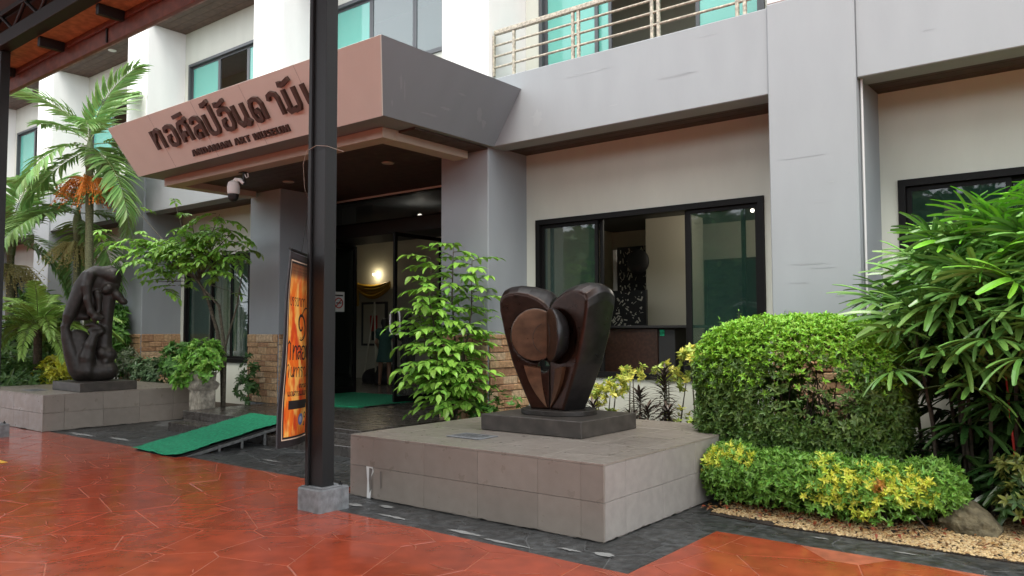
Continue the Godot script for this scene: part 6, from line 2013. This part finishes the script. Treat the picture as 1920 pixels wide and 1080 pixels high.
	part("trunk", tubem([tb + Vector3(0.06, 0, 0.04), tb + Vector3(0.1, 1.2, 0.05), Vector3(-12.5, 2.0, -7.6), Vector3(-12.75, 2.3, -7.45), Vector3(-13.1, 2.7, -7.3)], [0.034, 0.03, 0.024, 0.02, 0.014], 8), M.bark_grey, o)
	part("trunk", tubem([tb + Vector3(0.1, 1.3, 0.05), Vector3(-12.1, 2.0, -7.7), Vector3(-11.95, 2.6, -7.7)], [0.02, 0.014, 0.008], 7), M.bark_grey, o)
	var lv := []
	var tw := begin()
	for e in [[-13.3, 3.15, -7.2, 26], [-13.9, 3.1, -7.1, 13], [-14.5, 3.25, -7.0, 13], [-15.1, 3.35, -6.9, 10], [-12.9, 3.3, -7.5, 13], [-12.3, 3.35, -7.6, 12], [-12.6, 2.9, -7.2, 26], [-13.6, 2.75, -7.0, 12], [-14.2, 2.8, -7.2, 11], [-11.9, 2.95, -7.6, 9], [-12.2, 3.55, -7.4, 9], [-13.1, 3.55, -7.4, 10], [-13.6, 2.35, -7.2, 7], [-12.2, 2.55, -7.5, 7], [-14.9, 3.0, -7.2, 7], [-11.8, 3.2, -7.4, 6]]:
		var tip := Vector3(e[0], e[1], e[2])
		var mid := f2.lerp(tip, 0.55) + Vector3(0, 0.12, 0)
		tube(tw, [f2, mid, tip], [0.013, 0.008, 0.004], 5, false)
		for k in e[3]:
			var t: float = 0.45 + 0.6 * float(k) / e[3]
			var p := f2.lerp(mid, minf(1.0, t * 2.0)) if t < 0.5 else mid.lerp(tip, minf(1.0, (t - 0.5) * 2.0))
			p += rdir() * 0.16
			var a: float = k * 2.4 + rv(0, 1.0)
			spray(lv, tw, p, Vector3(cos(a), rv(-0.15, 0.35), sin(a)).normalized(), rv(0.25, 0.5), 7, 1.0, rv(0.1, 0.5))
	# a few straggling shoots
	for e in [[-14.55, 3.85, -7.1], [-12.0, 2.2, -7.6], [-12.45, 2.05, -7.5], [-14.0, 2.45, -7.1], [-13.55, 3.95, -7.3]]:
		var tip := Vector3(e[0], e[1], e[2])
		tube(tw, [f2.lerp(tip, 0.3), tip], [0.008, 0.004], 5, false)
		spray(lv, tw, tip, Vector3(rv(-1, 1), 0.2, rv(-1, 1)).normalized(), 0.3, 4, 1.0, 0.3)
	part("branch", tw.commit(), M.bark_grey, o)
	lv.sort_custom(func(a: Transform3D, b: Transform3D) -> bool: return a.origin.z > b.origin.z)
	var cs := greens(Color(0.19, 0.38, 0.05), 6, 190, 0.4)
	var ms := []
	for k in 6: ms.append(leaf_mesh(0.135, 0.06, 0.3, [-0.2, -0.3, -0.12, -0.4, -0.25, -0.1][k], cs[k], false, 5))
	place_leaves(o, lv, ms, M.leaf, 300)

# unseen tree rows, added and shaped to block light and darken the reflections
func far_side() -> void:
	var o := thing("rear_block_trees", "green trees behind the driveway, added unseen to block light and darken reflections", "trees", Vector3(-6, 0, 13))
	o.set_meta("kind", "stuff")
	var st := begin()
	cbox(st, Vector3(-45, 0, 12.6), Vector3(30, 6.4, 14.5), 0.3)
	part("blocker_core", st.commit(), M.soil, o)
	var ms := [tuft(6, 0.5, 0.22, 0.4, greens(Color(0.05, 0.12, 0.03), 5, 400, 0.4), 401, 0.2)]
	var xf := []
	for i in 2600: xf.append(Transform3D(up_basis((Vector3(0, 0.5, -0.6) + rdir() * 0.6).normalized(), rv(0, TAU), rv(0.8, 1.4)), Vector3(rv(-45, 30), rv(0.2, 7.2), rv(12.0, 12.7))))
	scatter("foliage", ms[0], M.leaf, o, xf)
	for e in [[-35.5, "added unseen trees blocking light from the far left end of the forecourt"]]:
		o = thing("end_block_trees", e[1], "trees", Vector3(e[0], 0, -5.5))  # added out of view to stop light coming along the facade
		o.set_meta("kind", "stuff")
		st = begin()
		cbox(st, Vector3(e[0] - 0.7, 0, -10.5), Vector3(e[0] + 0.7, 5.4, 0.0), 0.3)
		part("blocker_core", st.commit(), M.soil, o)
		xf = []
		var sd: float = -signf(e[0])
		for i in 1500: xf.append(Transform3D(up_basis((Vector3(0.6 * sd, 0.5, 0) + rdir() * 0.6).normalized(), rv(0, TAU), rv(0.8, 1.4)), Vector3(e[0] + sd * rv(0.7, 1.6), rv(0.2, 6.2), rv(-10.8, 0.4))))
		scatter("foliage", ms[0], M.leaf, o, xf)
